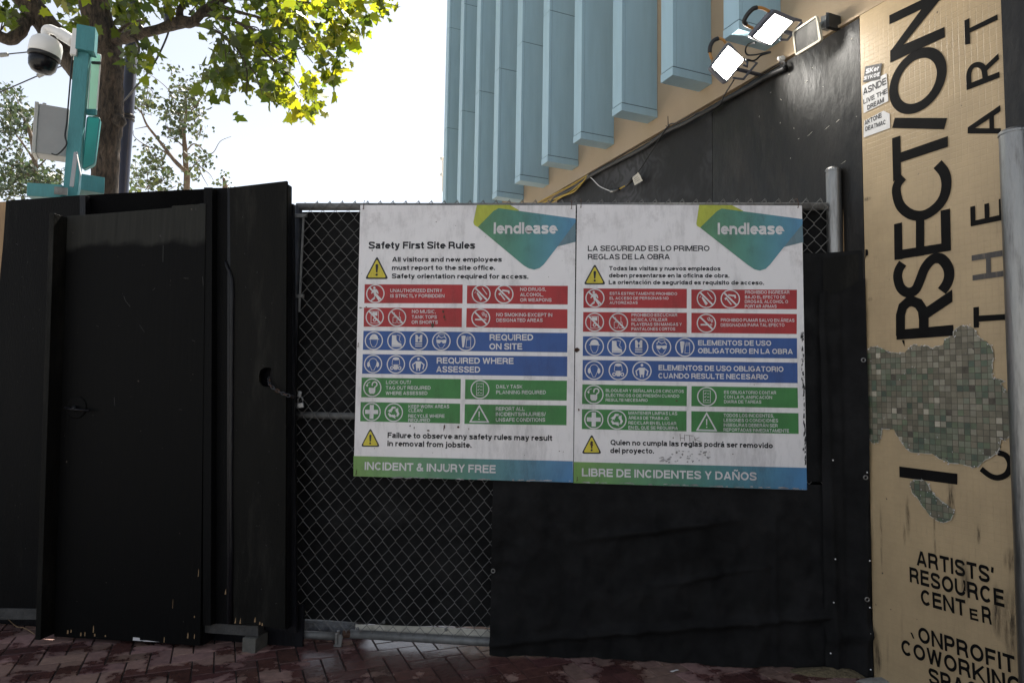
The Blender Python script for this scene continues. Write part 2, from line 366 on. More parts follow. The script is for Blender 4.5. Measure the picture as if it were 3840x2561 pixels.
M['sign_white'] = pmat('sign face', (.80, .77, .775), .3, .06, 3.0, second=(.44, .40, .39), thr=(.6, .84), s2=6.0, coat=.35)
M['sign_edge'] = pmat('sign edge', (.05, .045, .045), .6, .3)
M['dark_print'] = pmat('dark print', (.018, .018, .022), .35, .2, 12, spec=.3)
M['sign_red'] = pmat('red print', (.40, .028, .031), .35, .14, 7, spec=.3)
M['sign_blue'] = pmat('blue print', (.034, .095, .31), .35, .12, 7, spec=.3)
M['sign_green'] = pmat('green print', (.048, .22, .056), .35, .12, 7, spec=.3)
M['sign_yellow'] = pmat('yellow print', (.66, .55, .05), .35, .08, spec=.3)
M['logo_yellow'] = pmat('lime print', (.46, .50, .06), .35, .05, spec=.3)
M['logo_grey'] = pmat('slate blue print', (.13, .21, .25), .35, .1, spec=.3)
M['soot'] = pmat('soot smear', (.30, .285, .285), .7, .5, 24, second=(.5, .48, .48), thr=(.5, .6), s2=18)
M['pvc'] = pmat('dirty white board', (.52, .49, .42), .6, .25, 12, second=(.2, .18, .14), thr=(.55, .75), s2=14)
M['black_tape'] = pmat('black tape', (.02, .02, .02), .5, .2)
M['paper_tag'] = pmat('paper tag', (.60, .55, .46), .7, .15, 60)
M['silver'] = pmat('zinc plate', (.28, .28, .28), .4, .1, 20, metal=.8)

def translucent(name, base, mixc, f, attr=False, var=.2):
    m, t, b, L = nodes(name); N = t.nodes
    tr = N.new('ShaderNodeBsdfTranslucent'); mx = N.new('ShaderNodeMixShader'); mx.inputs[0].default_value = f
    out = t.nodes['Material Output']
    if attr:
        a = N.new('ShaderNodeAttribute'); a.attribute_name = 'Col'
        m1 = N.new('ShaderNodeMix'); m1.data_type = 'RGBA'; m1.blend_type = 'MULTIPLY'; m1.inputs[0].default_value = 1; m1.inputs[6].default_value = rgb(base); L.new(a.outputs[0], m1.inputs[7]); L.new(m1.outputs[2], b.inputs[0])
        m2 = N.new('ShaderNodeMix'); m2.data_type = 'RGBA'; m2.blend_type = 'MULTIPLY'; m2.inputs[0].default_value = 1; m2.inputs[6].default_value = rgb(mixc); L.new(a.outputs[0], m2.inputs[7]); L.new(m2.outputs[2], tr.inputs[0])
    else:
        b.inputs[0].default_value = rgb(base); tr.inputs[0].default_value = rgb(mixc)
    b.inputs['Roughness'].default_value = .5
    L.new(b.outputs[0], mx.inputs[1]); L.new(tr.outputs[0], mx.inputs[2]); L.new(mx.outputs[0], out.inputs[0])
    return m
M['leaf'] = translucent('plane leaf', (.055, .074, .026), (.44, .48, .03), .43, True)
M['leaf_far'] = translucent('small leaf', (.042, .062, .038), (.10, .13, .05), .3, True)
M['mint'] = translucent('mint plastic', (.42, .60, .52), (.48, .66, .58), .42)
M['teal_plastic'] = translucent('teal plastic', (.09, .36, .37), (.12, .45, .43), .4)

def bark():
    m, t, b, L = nodes('plane tree bark'); N = t.nodes
    tc = N.new('ShaderNodeTexCoord'); mp = N.new('ShaderNodeMapping'); mp.inputs['Scale'].default_value = (1, 1, .3); L.new(tc.outputs['Object'], mp.inputs[0])
    n = N.new('ShaderNodeTexNoise'); n.inputs['Scale'].default_value = 24; n.inputs['Detail'].default_value = 10; n.inputs['Roughness'].default_value = .7; n.inputs['Distortion'].default_value = .6; L.new(mp.outputs[0], n.inputs['Vector'])
    n2 = N.new('ShaderNodeTexNoise'); n2.inputs['Scale'].default_value = 3; n2.inputs['Detail'].default_value = 5; L.new(tc.outputs['Object'], n2.inputs['Vector'])
    cr = N.new('ShaderNodeValToRGB'); cr.color_ramp.elements[0].color = (.022, .017, .013, 1); cr.color_ramp.elements[0].position = .38; cr.color_ramp.elements[1].color = (.14, .10, .072, 1); cr.color_ramp.elements[1].position = .66
    L.new(n.outputs['Fac'], cr.inputs[0])
    r2 = N.new('ShaderNodeMapRange'); r2.inputs[1].default_value = .3; r2.inputs[2].default_value = .7; r2.inputs[3].default_value = .6; r2.inputs[4].default_value = 1.3; L.new(n2.outputs['Fac'], r2.inputs[0])
    cm_ = N.new('ShaderNodeMix'); cm_.data_type = 'RGBA'; cm_.blend_type = 'MULTIPLY'; cm_.inputs[0].default_value = 1; L.new(cr.outputs[0], cm_.inputs[6]); L.new(r2.outputs[0], cm_.inputs[7]); L.new(cm_.outputs[2], b.inputs[0]); b.inputs['Roughness'].default_value = .9
    bp = N.new('ShaderNodeBump'); bp.inputs['Strength'].default_value = 1.0; bp.inputs['Distance'].default_value = .08; L.new(n.outputs['Fac'], bp.inputs['Height']); L.new(bp.outputs[0], b.inputs['Normal'])
    return m
M['bark'] = bark()

def paver_mat():
    m, t, b, L = nodes('brick paver'); N = t.nodes
    tc = N.new('ShaderNodeTexCoord'); a = N.new('ShaderNodeAttribute'); a.attribute_name = 'Col'
    n = N.new('ShaderNodeTexNoise'); n.inputs['Scale'].default_value = 22; n.inputs['Detail'].default_value = 8; n.inputs['Roughness'].default_value = .7; L.new(tc.outputs['Object'], n.inputs['Vector'])
    r = N.new('ShaderNodeMapRange'); r.inputs[1].default_value = .3; r.inputs[2].default_value = .7; r.inputs[3].default_value = .7; r.inputs[4].default_value = 1.3; L.new(n.outputs['Fac'], r.inputs[0])
    mx = N.new('ShaderNodeMix'); mx.data_type = 'RGBA'; mx.blend_type = 'MULTIPLY'; mx.inputs[0].default_value = 1; L.new(a.outputs[0], mx.inputs[6]); L.new(r.outputs[0], mx.inputs[7])
    # wet patches: noise plus a bias towards the gate
    n2 = N.new('ShaderNodeTexNoise'); n2.inputs['Scale'].default_value = 4.2; n2.inputs['Detail'].default_value = 9; n2.inputs['Roughness'].default_value = .62; L.new(tc.outputs['Object'], n2.inputs['Vector'])
    d = N.new('ShaderNodeVectorMath'); d.operation = 'DISTANCE'; d.inputs[1].default_value = (-.45, 3.85, 0); L.new(tc.outputs['Object'], d.inputs[0])
    rd = N.new('ShaderNodeMapRange'); rd.inputs[1].default_value = .25; rd.inputs[2].default_value = 1.1; rd.inputs[3].default_value = .16; rd.inputs[4].default_value = -.02; L.new(d.outputs['Value'], rd.inputs[0])
    ad = N.new('ShaderNodeMath'); ad.operation = 'ADD'; L.new(n2.outputs['Fac'], ad.inputs[0]); L.new(rd.outputs[0], ad.inputs[1])
    wr = N.new('ShaderNodeMapRange'); wr.inputs[1].default_value = .485; wr.inputs[2].default_value = .52; L.new(ad.outputs[0], wr.inputs[0])
    wc = N.new('ShaderNodeMix'); wc.data_type = 'RGBA'; wc.blend_type = 'MULTIPLY'; wc.inputs[7].default_value = (.40, .30, .31, 1); L.new(wr.outputs[0], wc.inputs[0]); L.new(mx.outputs[2], wc.inputs[6])
    L.new(wc.outputs[2], b.inputs[0])
    rr = N.new('ShaderNodeMapRange'); rr.inputs[3].default_value = .85; rr.inputs[4].default_value = .24; b.inputs['Specular IOR Level'].default_value = .3; L.new(wr.outputs[0], rr.inputs[0]); L.new(rr.outputs[0], b.inputs['Roughness'])
    bp = N.new('ShaderNodeBump'); bp.inputs['Strength'].default_value = .35; bp.inputs['Distance'].default_value = .006; L.new(n.outputs['Fac'], bp.inputs['Height']); L.new(bp.outputs[0], b.inputs['Normal'])
    return m
M['paver'] = paver_mat()
M['mortar'] = pmat('paving joint sand', (.020, .017, .015), .9, .4, 12, .3, 60)
M['street'] = pmat('grey paving', (.36, .345, .325), .85, .2, 2, .2, 30)

def door_mat():
    # fresh black roller paint below, older faded paint above; the border is ragged
    m, t, b, L = nodes('door plywood, two paints'); N = t.nodes
    tc = N.new('ShaderNodeTexCoord'); sp = N.new('ShaderNodeSeparateXYZ'); L.new(tc.outputs['Object'], sp.inputs[0])
    n = N.new('ShaderNodeTexNoise'); n.inputs['Scale'].default_value = 3.5; n.inputs['Detail'].default_value = 5; L.new(tc.outputs['Object'], n.inputs['Vector'])
    mu = N.new('ShaderNodeMath'); mu.operation = 'MULTIPLY_ADD'; mu.inputs[1].default_value = .22; L.new(n.outputs['Fac'], mu.inputs[0]); L.new(sp.outputs['Z'], mu.inputs[2])
    r = N.new('ShaderNodeMapRange'); r.inputs[1].default_value = 2.275; r.inputs[2].default_value = 2.315; L.new(mu.outputs[0], r.inputs[0])
    mp = N.new('ShaderNodeMapping'); mp.inputs['Scale'].default_value = (30, 30, 1.6); L.new(tc.outputs['Object'], mp.inputs[0])
    n2 = N.new('ShaderNodeTexNoise'); n2.inputs['Scale'].default_value = 2; n2.inputs['Detail'].default_value = 8; L.new(mp.outputs[0], n2.inputs['Vector'])
    cr = N.new('ShaderNodeValToRGB'); cr.color_ramp.elements[0].color = (.017, .017, .0158, 1); cr.color_ramp.elements[1].color = (.036, .036, .032, 1); L.new(n2.outputs['Fac'], cr.inputs[0])
    mx = N.new('ShaderNodeMix'); mx.data_type = 'RGBA'; mx.inputs[6].default_value = (.0042, .0042, .0043, 1); L.new(cr.outputs[0], mx.inputs[7]); L.new(r.outputs[0], mx.inputs[0])
    v = N.new('ShaderNodeTexNoise'); v.inputs['Scale'].default_value = 46; v.inputs['Detail'].default_value = 3; L.new(tc.outputs['Object'], v.inputs['Vector'])
    rv = N.new('ShaderNodeMapRange'); rv.inputs[1].default_value = .745; rv.inputs[2].default_value = .77; L.new(v.outputs['Fac'], rv.inputs[0])
    m3 = N.new('ShaderNodeMix'); m3.data_type = 'RGBA'; L.new(rv.outputs[0], m3.inputs[0]); L.new(mx.outputs[2], m3.inputs[6]); m3.inputs[7].default_value = (.12, .105, .085, 1)
    L.new(m3.outputs[2], b.inputs[0]); b.inputs['Roughness'].default_value = .58; b.inputs['Specular IOR Level'].default_value = .07
    bp = N.new('ShaderNodeBump'); bp.inputs['Strength'].default_value = .25; bp.inputs['Distance'].default_value = .01; L.new(n2.outputs['Fac'], bp.inputs['Height']); L.new(bp.outputs[0], b.inputs['Normal'])
    return m
M['door_ply'] = door_mat()

def chalk_ply():
    m, t, b, L = nodes('black boarding with dusty swirls'); N = t.nodes
    tc = N.new('ShaderNodeTexCoord')
    wv = N.new('ShaderNodeTexWave'); wv.inputs['Scale'].default_value = 5; wv.inputs['Distortion'].default_value = 26; wv.inputs['Detail'].default_value = 3; wv.inputs['Detail Scale'].default_value = .7; L.new(tc.outputs['Object'], wv.inputs['Vector'])
    n = N.new('ShaderNodeTexNoise'); n.inputs['Scale'].default_value = 1.6; n.inputs['Detail'].default_value = 7; L.new(tc.outputs['Object'], n.inputs['Vector'])
    r = N.new('ShaderNodeMapRange'); r.inputs[1].default_value = .42; r.inputs[2].default_value = .72; L.new(n.outputs['Fac'], r.inputs[0])
    mu = N.new('ShaderNodeMath'); mu.operation = 'MULTIPLY'; L.new(wv.outputs['Fac'], mu.inputs[0]); L.new(r.outputs[0], mu.inputs[1])
    ad = N.new('ShaderNodeMath'); ad.operation = 'MULTIPLY_ADD'; ad.inputs[1].default_value = .35; L.new(r.outputs[0], ad.inputs[0]); L.new(mu.outputs[0], ad.inputs[2])
    cr = N.new('ShaderNodeValToRGB'); cr.color_ramp.elements[0].color = (.015, .014, .0135, 1); cr.color_ramp.elements[1].color = (.062, .060, .064, 1); L.new(ad.outputs[0], cr.inputs[0])
    L.new(cr.outputs[0], b.inputs[0]); b.inputs['Roughness'].default_value = .55; b.inputs['Specular IOR Level'].default_value = .25
    n2 = N.new('ShaderNodeTexNoise'); n2.inputs['Scale'].default_value = 9; n2.inputs['Detail'].default_value = 6; L.new(tc.outputs['Object'], n2.inputs['Vector'])
    bp = N.new('ShaderNodeBump'); bp.inputs['Strength'].default_value = .25; bp.inputs['Distance'].default_value = .02; L.new(n2.outputs['Fac'], bp.inputs['Height']); L.new(bp.outputs[0], b.inputs['Normal'])
    return m
M['chalk_ply'] = chalk_ply()
M['knot_ply'] = pmat('black boarding with knots', (.012, .0105, .0092), .42, .4, 4, .22, 15, stretch=(1.5, 1.5, .7), second=(.038, .031, .025), thr=(.52, .74), s2=2.4, rvar=.1, spec=.35)

def tile_paint():
    # tan paint over small square tiles: relief of the joints plus drips, scuffs and dirt
    m, t, b, L = nodes('tan paint over small tiles'); N = t.nodes
    tc = N.new('ShaderNodeTexCoord'); mp = N.new('ShaderNodeMapping'); mp.vector_type = 'POINT'
    ang = atan2(WALL.ex.y, WALL.ex.x); mp.inputs['Rotation'].default_value = (0, 0, -ang); L.new(tc.outputs['Object'], mp.inputs[0])
    sp = N.new('ShaderNodeSeparateXYZ'); L.new(mp.outputs[0], sp.inputs[0])
    hs = []
    for ax in ('X', 'Z'):
        d = N.new('ShaderNodeMath'); d.operation = 'DIVIDE'; d.inputs[1].default_value = TILE; L.new(sp.outputs[ax], d.inputs[0])
        f = N.new('ShaderNodeMath'); f.operation = 'FRACT'; L.new(d.outputs[0], f.inputs[0])
        pp = N.new('ShaderNodeMath'); pp.operation = 'PINGPONG'; pp.inputs[1].default_value = .5; L.new(f.outputs[0], pp.inputs[0])
        r = N.new('ShaderNodeMapRange'); r.inputs[1].default_value = .0; r.inputs[2].default_value = .07; L.new(pp.outputs[0], r.inputs[0]); hs.append(r)
    mn = N.new('ShaderNodeMath'); mn.operation = 'MINIMUM'; L.new(hs[0].outputs[0], mn.inputs[0]); L.new(hs[1].outputs[0], mn.inputs[1])
    n = N.new('ShaderNodeTexNoise'); n.inputs['Scale'].default_value = 3.5; n.inputs['Detail'].default_value = 9; n.inputs['Roughness'].default_value = .7; L.new(mp.outputs[0], n.inputs['Vector'])
    ns = N.new('ShaderNodeMapping'); ns.inputs['Scale'].default_value = (9, 9, .8); L.new(mp.outputs[0], ns.inputs[0])
    n2 = N.new('ShaderNodeTexNoise'); n2.inputs['Scale'].default_value = 2.2; n2.inputs['Detail'].default_value = 8; n2.inputs['Roughness'].default_value = .7; L.new(ns.outputs[0], n2.inputs['Vector'])
    r1 = N.new('ShaderNodeMapRange'); r1.inputs[1].default_value = .3; r1.inputs[2].default_value = .7; r1.inputs[3].default_value = .86; r1.inputs[4].default_value = 1.1; L.new(n.outputs['Fac'], r1.inputs[0])
    mx = N.new('ShaderNodeMix'); mx.data_type = 'RGBA'; mx.blend_type = 'MULTIPLY'; mx.inputs[0].default_value = 1; mx.inputs[6].default_value = (.49, .36, .205, 1); L.new(r1.outputs[0], mx.inputs[7])
    r2 = N.new('ShaderNodeMapRange'); r2.inputs[1].default_value = .60; r2.inputs[2].default_value = .84; r2.inputs[3].default_value = 0; r2.inputs[4].default_value = .5; L.new(n2.outputs['Fac'], r2.inputs[0])
    m2 = N.new('ShaderNodeMix'); m2.data_type = 'RGBA'; L.new(r2.outputs[0], m2.inputs[0]); L.new(mx.outputs[2], m2.inputs[6]); m2.inputs[7].default_value = (.14, .095, .055, 1)
    jr = N.new('ShaderNodeMapRange'); jr.inputs[3].default_value = .965; jr.inputs[4].default_value = 1; L.new(mn.outputs[0], jr.inputs[0])
    m3 = N.new('ShaderNodeMix'); m3.data_type = 'RGBA'; m3.blend_type = 'MULTIPLY'; m3.inputs[0].default_value = 1; L.new(m2.outputs[2], m3.inputs[6]); L.new(jr.outputs[0], m3.inputs[7])
    v = N.new('ShaderNodeTexNoise'); v.inputs['Scale'].default_value = 24; v.inputs['Detail'].default_value = 3; L.new(mp.outputs[0], v.inputs['Vector'])
    rv = N.new('ShaderNodeMapRange'); rv.inputs[1].default_value = .735; rv.inputs[2].default_value = .76; L.new(v.outputs['Fac'], rv.inputs[0])
    m4 = N.new('ShaderNodeMix'); m4.data_type = 'RGBA'; L.new(rv.outputs[0], m4.inputs[0]); L.new(m3.outputs[2], m4.inputs[6]); m4.inputs[7].default_value = (.10, .08, .05, 1)
    L.new(m4.outputs[2], b.inputs[0]); b.inputs['Roughness'].default_value = .42
    bp = N.new('ShaderNodeBump'); bp.inputs['Strength'].default_value = .3; bp.inputs['Distance'].default_value = .003; L.new(mn.outputs[0], bp.inputs['Height']); L.new(bp.outputs[0], b.inputs['Normal'])
    return m
TILE = .0275
M['tile_paint'] = tile_paint()

# ------------------------------------------------------------------ ground and brick paving
gm = MB(); gm.quad((-400, -400, -.012), (400, -400, -.012), (400, 400, -.012), (-400, 400, -.012))
tag(build('ground', gm, M['street']), None, None, kind='structure')
gm = MB(); gm.quad((-9, .2, -.006), (9, .2, -.006), (9, 6.2, -.006), (-9, 6.2, -.006))
tag(build('paving_bed', gm, M['mortar']), None, None, kind='structure')
rnd = random.Random(5)
pv = MB(); BW = .1015; g = .0055
def brick(cx, cy, lx, ly):
    P = [WALL.p(cx + sx * (lx / 2 - g), 0, cy + sy * (ly / 2 - g)) for sx, sy in ((-1, 1), (1, 1), (1, -1), (-1, -1))]
    tz = [rnd.uniform(-.0012, .0012) for _ in range(4)]
    Q = [WALL.p(cx + sx * (lx / 2 - g * .1), 0, cy + sy * (ly / 2 - g * .1)) for sx, sy in ((-1, 1), (1, 1), (1, -1), (-1, -1))]
    k = rnd.uniform(.72, 1.25); h = rnd.uniform(-.15, .15)
    c = (.25 * k, .155 * k * (1 + h * .3), .132 * k * (1 - h * .3))
    top = [p + Vector((0, 0, z)) for p, z in zip(P, tz)]; bot = [p + Vector((0, 0, -.010)) for p in Q]
    pv.add(top + bot, [(0, 1, 2, 3)[::-1]] + [(i, (i + 1) % 4, (i + 1) % 4 + 4, i + 4)[::-1] for i in range(4)][::-1], c)
for i in range(-46, 30):
    for j in range(-12, 62):
        d = (i - j) % 4; x = (i + .5) * BW; y = (j + .5) * BW
        P = WALL.p(x, 0, y)
        if not (-4.6 < P.x < 2.6 and 2.3 < P.y < 4.9): continue
        if d == 0: brick(x + BW / 2, y, 2 * BW, BW)
        elif d == 2: brick(x, y - BW / 2, BW, 2 * BW)
o = build('brick_paving', pv, M['paver']); tag(o, None, None, kind='structure')

# ------------------------------------------------------------------ building with the pale blue fins
bld = thing('theatre_building', 'tan stucco building with a row of pale blue vertical fins rising above the black boarding', 'building', tuple(WALL.O))
mb = MB()
mb.slab(WALL, [(-6.62, 0), (9, 0), (9, 15), (-6.62, 15)], -.03, 9.0)
build('wall', mb, M['tan_wall'], bld)
mb = MB()   # fascia band the pier and boarding stop under
mb.slab(WALL, [(-6.60, 3.437), (9, 3.437), (9, 3.452), (-6.60, 3.452)], .006, .03)
build('drip_moulding', mb, M['tan_wall'], bld)
def fin(a0):
    a1 = a0 + .135; z0 = 3.585
    root = None; P_ = .302
    segs = [3.648, 5.083, 6.548, 8.013, 9.478, 10.943, 12.408, 14.2]
    mb = MB()
    for s0, s1 in zip(segs, segs[1:]):
        s0 += .003; s1 -= .003
        mb.slab(WALL, [(a0, s0), (a1, s0), (a1, s1), (a0, s1)], P_, .028)
        mb.slab(WALL, [(a0 + .0015, s0), (a1 - .0015, s0), (a1 - .0015, s1), (a0 + .0015, s1)], P_ - .031, P_ - .031 + .028)
    f = build('fin', mb, M['fin'], bld)
    mb = MB(); mb.slab(WALL, [(a0 + .004, z0 + .01), (a1 - .004, z0 + .01), (a1 - .004, 14.19), (a0 + .004, 14.19)], P_ - .004, P_ + .02)
    build('joint', mb, M['fin_gap'], f)
    mb = MB(); mb.slab(WALL, [(a0 - .002, z0), (a1 + .002, z0), (a1 + .002, z0 + .058), (a0 - .002, z0 + .058)], P_ + .003, P_ + .031)
    build('end_cap', mb, M['fin'], f)
for k in range(1, 16):
    fin(-(1.378 + .654 * (9 - k)))

# black boarding over the foot of the wall
bd = thing('plywood_boarding', 'black plywood boarding with dusty swirls covering the wall below the fins', 'boarding', tuple(WALL.p(-1.2, 0, 0)))
a_seam = WALL.loc(2672, 600)[0]
mb = MB(); mb.slab(WALL, [(-3.6, .05), (a_seam - .004, .05), (a_seam - .004, 3.415), (-3.6, 3.40)], 0, .018)
build('sheet', mb, M['chalk_ply'], bd, label='dusty black sheet with pale swirls')
mb = MB(); mb.slab(WALL, [(a_seam + .004, .05), (-.004, .05), (-.004, 3.425), (a_seam + .004, 3.412)], .003, .018)
build('sheet', mb, M['knot_ply'], bd, label='darker black sheet with knots and pale chips')
# chips of bare pale wood on the boarding
mb = MB(); rc = random.Random(9)
H4 = lambda x, y: (2400 + .5103 * x, .5103 * y)
for x, y, L_, A in [(1040, 735, 26, -50), (1225, 605, 30, 25), (1035, 905, 14, 60), (1135, 945, 14, -70), (1170, 1022, 16, 10), (1455, 893, 34, 20), (1500, 1195, 50, 15), (1030, 540, 30, 30), (1100, 550, 22, -20), (1595, 860, 14, 20), (965, 683, 12, 0), (1110, 1165, 8, 40), (880, 860, 16, 70), (1560, 290, 18, 25), (1270, 500, 10, 0), (1350, 640, 8, 80), (1250, 990, 60, 22), (1380, 940, 60, 22)]:
    a, z = WALL.loc(*H4(x, y)); l = L_ * .00042; t = .0011 if L_ < 45 else .0005; c, s = cos(radians(A)), sin(radians(A))
    pts = []
    for q in range(7):
        th = 2 * pi * q / 7; ex_, ey_ = l * cos(th) * rc.uniform(.6, 1.1), t * 2 * sin(th) * rc.uniform(.6, 1.3)
        pts.append(WALL.p(a + ex_ * c - ey_ * s, z + ex_ * s + ey_ * c, .0045))
    mb = MB(); mb.poly(pts); build('bare_chip', mb, M['pvc'], bd)

# tiled pier
pier = thing('tiled_pier', 'tan painted tiled pier with black lettering and a patch of bare green mosaic', 'pier', tuple(WALL.O))
mb = MB(); mb.slab(WALL, [(0, -.01), (.714, -.01), (.714, 3.436), (0, 3.436)], .004, .03)
build('shaft', mb, M['tile_paint'], pier)
E5 = lambda x, y: (3100 + .5741 * x, .5741 * y)
F6 = lambda x, y: (3100 + .5741 * x, 800 + .5741 * y)
G7 = lambda x, y: (3000 + .5742 * x, 1661 + .5742 * y)
def wl(tf, pts): return [WALL.loc(*tf(*p), .006) for p in pts]
def letter_poly(mb, tf, pts, off=.0062): mb.poly([WALL.p(a, z, off) for a, z in wl(tf, pts)])
def letter_path(mb, tf, pts, wpx, off=.0062, smooth=True):
    P = wl(tf, pts)
    if smooth: P = [(q.x, q.y) for q in catmull([(a, z, 0) for a, z in P], 6)]
    for q in ribbon(P, wpx): mb.poly([WALL.p(p.x, p.y, off) for p in q])
def part_letter(fn, mat='letter'):
    mb = MB(); fn(mb); build('letter', mb, M[mat], pier)
SW = .0485
def _N(mb):
    letter_poly(mb, E5, [(415, 412), (415, 332), (770, 178), (772, 245)])
    letter_poly(mb, E5, [(416, 338), (455, 322), (492, 306), (775, -42), (730, -88)], .0066)
    letter_poly(mb, E5, [(410, 162), (409, 103), (768, -70), (770, -8)], .0064)
part_letter(_N)
def _O(mb):
    aL = WALL.loc(*E5(413, 590))[0]; aR = WALL.loc(*E5(790, 460))[0]; zt = WALL.loc(*E5(602, 325))[1]; zb = WALL.loc(*E5(602, 735))[1]
    for q in ribbon(arc((aL + aR) / 2, (zt + zb) / 2, (aR - aL - SW) / 2, (zt - zb - SW) / 2, 0, 354, 59), SW, True): mb.poly([WALL.p(p.x, p.y, .0062) for p in q])
part_letter(_O)
part_letter(lambda mb: letter_poly(mb, E5, [(445, 771), (787, 773), (767, 846), (427, 838)]))
def _T(mb):
    letter_poly(mb, E5, [(427, 905), (481, 887), (486, 1145), (434, 1190)])
    letter_poly(mb, E5, [(482, 998), (792, 890), (792, 960), (482, 1062)], .0064)
part_letter(_T)
part_letter(lambda mb: letter_path(mb, E5, [(724, 1074), (768, 1130), (782, 1205), (764, 1290), (712, 1360), (630, 1408), (548, 1400), (482, 1345), (456, 1262), (462, 1205), (500, 1156)], SW))
def _E(mb):
    letter_poly(mb, F6, [(443, 306), (443, 246), (810, 188), (812, 244)])
    letter_poly(mb, F6, [(440, 72), (492, 60), (496, 300), (443, 306)], .0064)
    letter_poly(mb, F6, [(583, 30), (637, 24), (637, 275), (583, 284)], .0064)
    letter_poly(mb, F6, [(744, -16), (806, -30), (812, 244), (750, 254)], .0064)
part_letter(_E)
part_letter(lambda mb: letter_path(mb, F6, [(497, 326), (470, 372), (464, 425), (485, 488), (530, 518), (578, 500), (608, 440), (640, 360), (690, 302), (745, 297), (788, 345), (800, 405), (785, 460), (752, 508)], SW))
def _R(mb):
    letter_poly(mb, F6, [(456, 826), (456, 762), (828, 728), (828, 800)])
    P = wl(F6, [(482, 800), (482, 665), (497, 610), (530, 580), (560, 574), (600, 590), (626, 630), (634, 690), (634, 785)])
    for q in ribbon(P, SW): mb.poly([WALL.p(p.x, p.y, .0064) for p in q])
    letter_poly(mb, F6, [(652, 692), (645, 617), (820, 498), (822, 578)], .0066)
part_letter(_R)
part_letter(lambda mb: letter_poly(mb, G7, [(648, 152), (1028, 200), (1028, 271), (650, 222)]))
part_letter(lambda mb: (letter_poly(mb, F6, [(490, 828), (508, 826), (509, 870)])))
# second column of lettering
def _t2(mb):
    letter_poly(mb, E5, [(899, 137), (932, 121), (938, 288), (904, 295)]); letter_poly(mb, E5, [(934, 186), (1115, 96), (1117, 132), (936, 216)], .0064)
part_letter(_t2)
def _r2(mb):
    letter_poly(mb, E5, [(914, 592), (912, 555), (1128, 470), (1130, 508)])
    letter_path(mb, E5, [(932, 575), (928, 490), (948, 440), (985, 424), (1020, 440), (1032, 480), (1036, 528)], .023, .0064)
    letter_poly(mb, E5, [(1040, 470), (1034, 435), (1122, 350), (1126, 388)], .0066)
part_letter(_r2)
def _a2(mb):
    letter_poly(mb, E5, [(921, 838), (921, 874), (1140, 874), (1138, 840)]); letter_poly(mb, E5, [(921, 834), (935, 862), (1136, 728), (1134, 688)], .0064); letter_poly(mb, E5, [(1062, 742), (1092, 726), (1094, 856), (1064, 858)], .0066)
part_letter(_a2)
def _e2(mb):
    letter_poly(mb, E5, [(943, 1480), (942, 1447), (1160, 1398), (1162, 1436)])
    for x0, x1, y in ((938, 970, 1352), (1030, 1061, 1334), (1124, 1158, 1302)): letter_poly(mb, E5, [(x0, y), (x1, y - 7), (x1 + 3, y + 120), (x0 + 3, y + 126)], .0064)
part_letter(_e2)
def _h2(mb):
    letter_poly(mb, F6, [(947, 312), (947, 276), (1168, 238), (1168, 277)]); letter_poly(mb, F6, [(953, 440), (953, 405), (1172, 372), (1173, 410)]); letter_poly(mb, F6, [(1040, 262), (1071, 257), (1074, 420), (1042, 424)], .0064)
part_letter(_h2, 'letter_worn')
def _t3(mb):
    letter_poly(mb, F6, [(958, 615), (995, 610), (995, 746), (960, 748)]); letter_poly(mb, F6, [(994, 668), (1183, 657), (1185, 695), (994, 708)], .0064)
part_letter(_t3)
part_letter(lambda mb: letter_path(mb, G7, [(1293, 62), (1345, 82), (1372, 138), (1352, 200), (1295, 226), (1240, 212), (1183, 168)], .024))
# lower small print
def line(s, L, R, cap, w=.2, gap=.15, tf=G7):
    mb = MB(); put_text(mb, WALL, s, WALL.loc(*tf(*L), .006), WALL.loc(*tf(*R), .006), cap, .0062, w, gap); build('lettering', mb, M['letter'], pier)
line("ARTISTS'", (763, 797), (1268, 921), .071)
line("RESOURCE", (718, 906), (1336, 1072), .071)
line("CENT", (792, 1052), (1085, 1133), .071); line("E", (1113, 1150), (1166, 1163), .048); line("R", (1192, 1170), (1254, 1187), .071)
mb = MB(); letter_poly(mb, G7, [(720, 1234), (732, 1237), (748, 1276), (738, 1274)]); build('letter', mb, M['letter'], pier)
line("ONPROFIT", (775, 1296), (1407, 1507), .071)
line("COWORKING", (665, 1376), (1455, 1655), .071)
line("SPACE", (845, 1568), (1262, 1712), .071)
# bare mosaic where the paint has peeled
MOS = [(262, 905), (290, 872), (330, 868), (372, 888), (420, 905), (470, 915), (512, 908), (540, 878), (575, 857), (600, 868), (660, 862), (695, 884), (715, 868), (760, 858), (772, 820), (830, 800), (838, 762), (880, 732), (940, 738), (985, 770), (990, 805), (1030, 828), (1075, 862), (1096, 920), (1085, 985), (1086, 1075), (1130, 1082), (1166, 1095), (1140, 1112), (1162, 1145), (1196, 1180), (1216, 1232), (1200, 1310), (1226, 1350), (1212, 1440), (1170, 1484), (1142, 1478), (1135, 1530), (1115, 1568), (1040, 1610), (1000, 1650), (960, 1660), (900, 1640), (800, 1628), (740, 1600), (690, 1570), (560, 1562), (520, 1535), (480, 1480), (440, 1412), (368, 1408), (360, 1450), (345, 1500), (300, 1498), (272, 1470), (268, 1300), (262, 1100)]
MOS2 = [(718, 262), (745, 240), (800, 238), (835, 262), (858, 305), (888, 345), (940, 388), (1000, 430), (1015, 455), (985, 500), (940, 522), (890, 500), (850, 470), (808, 420), (770, 360), (735, 320)]
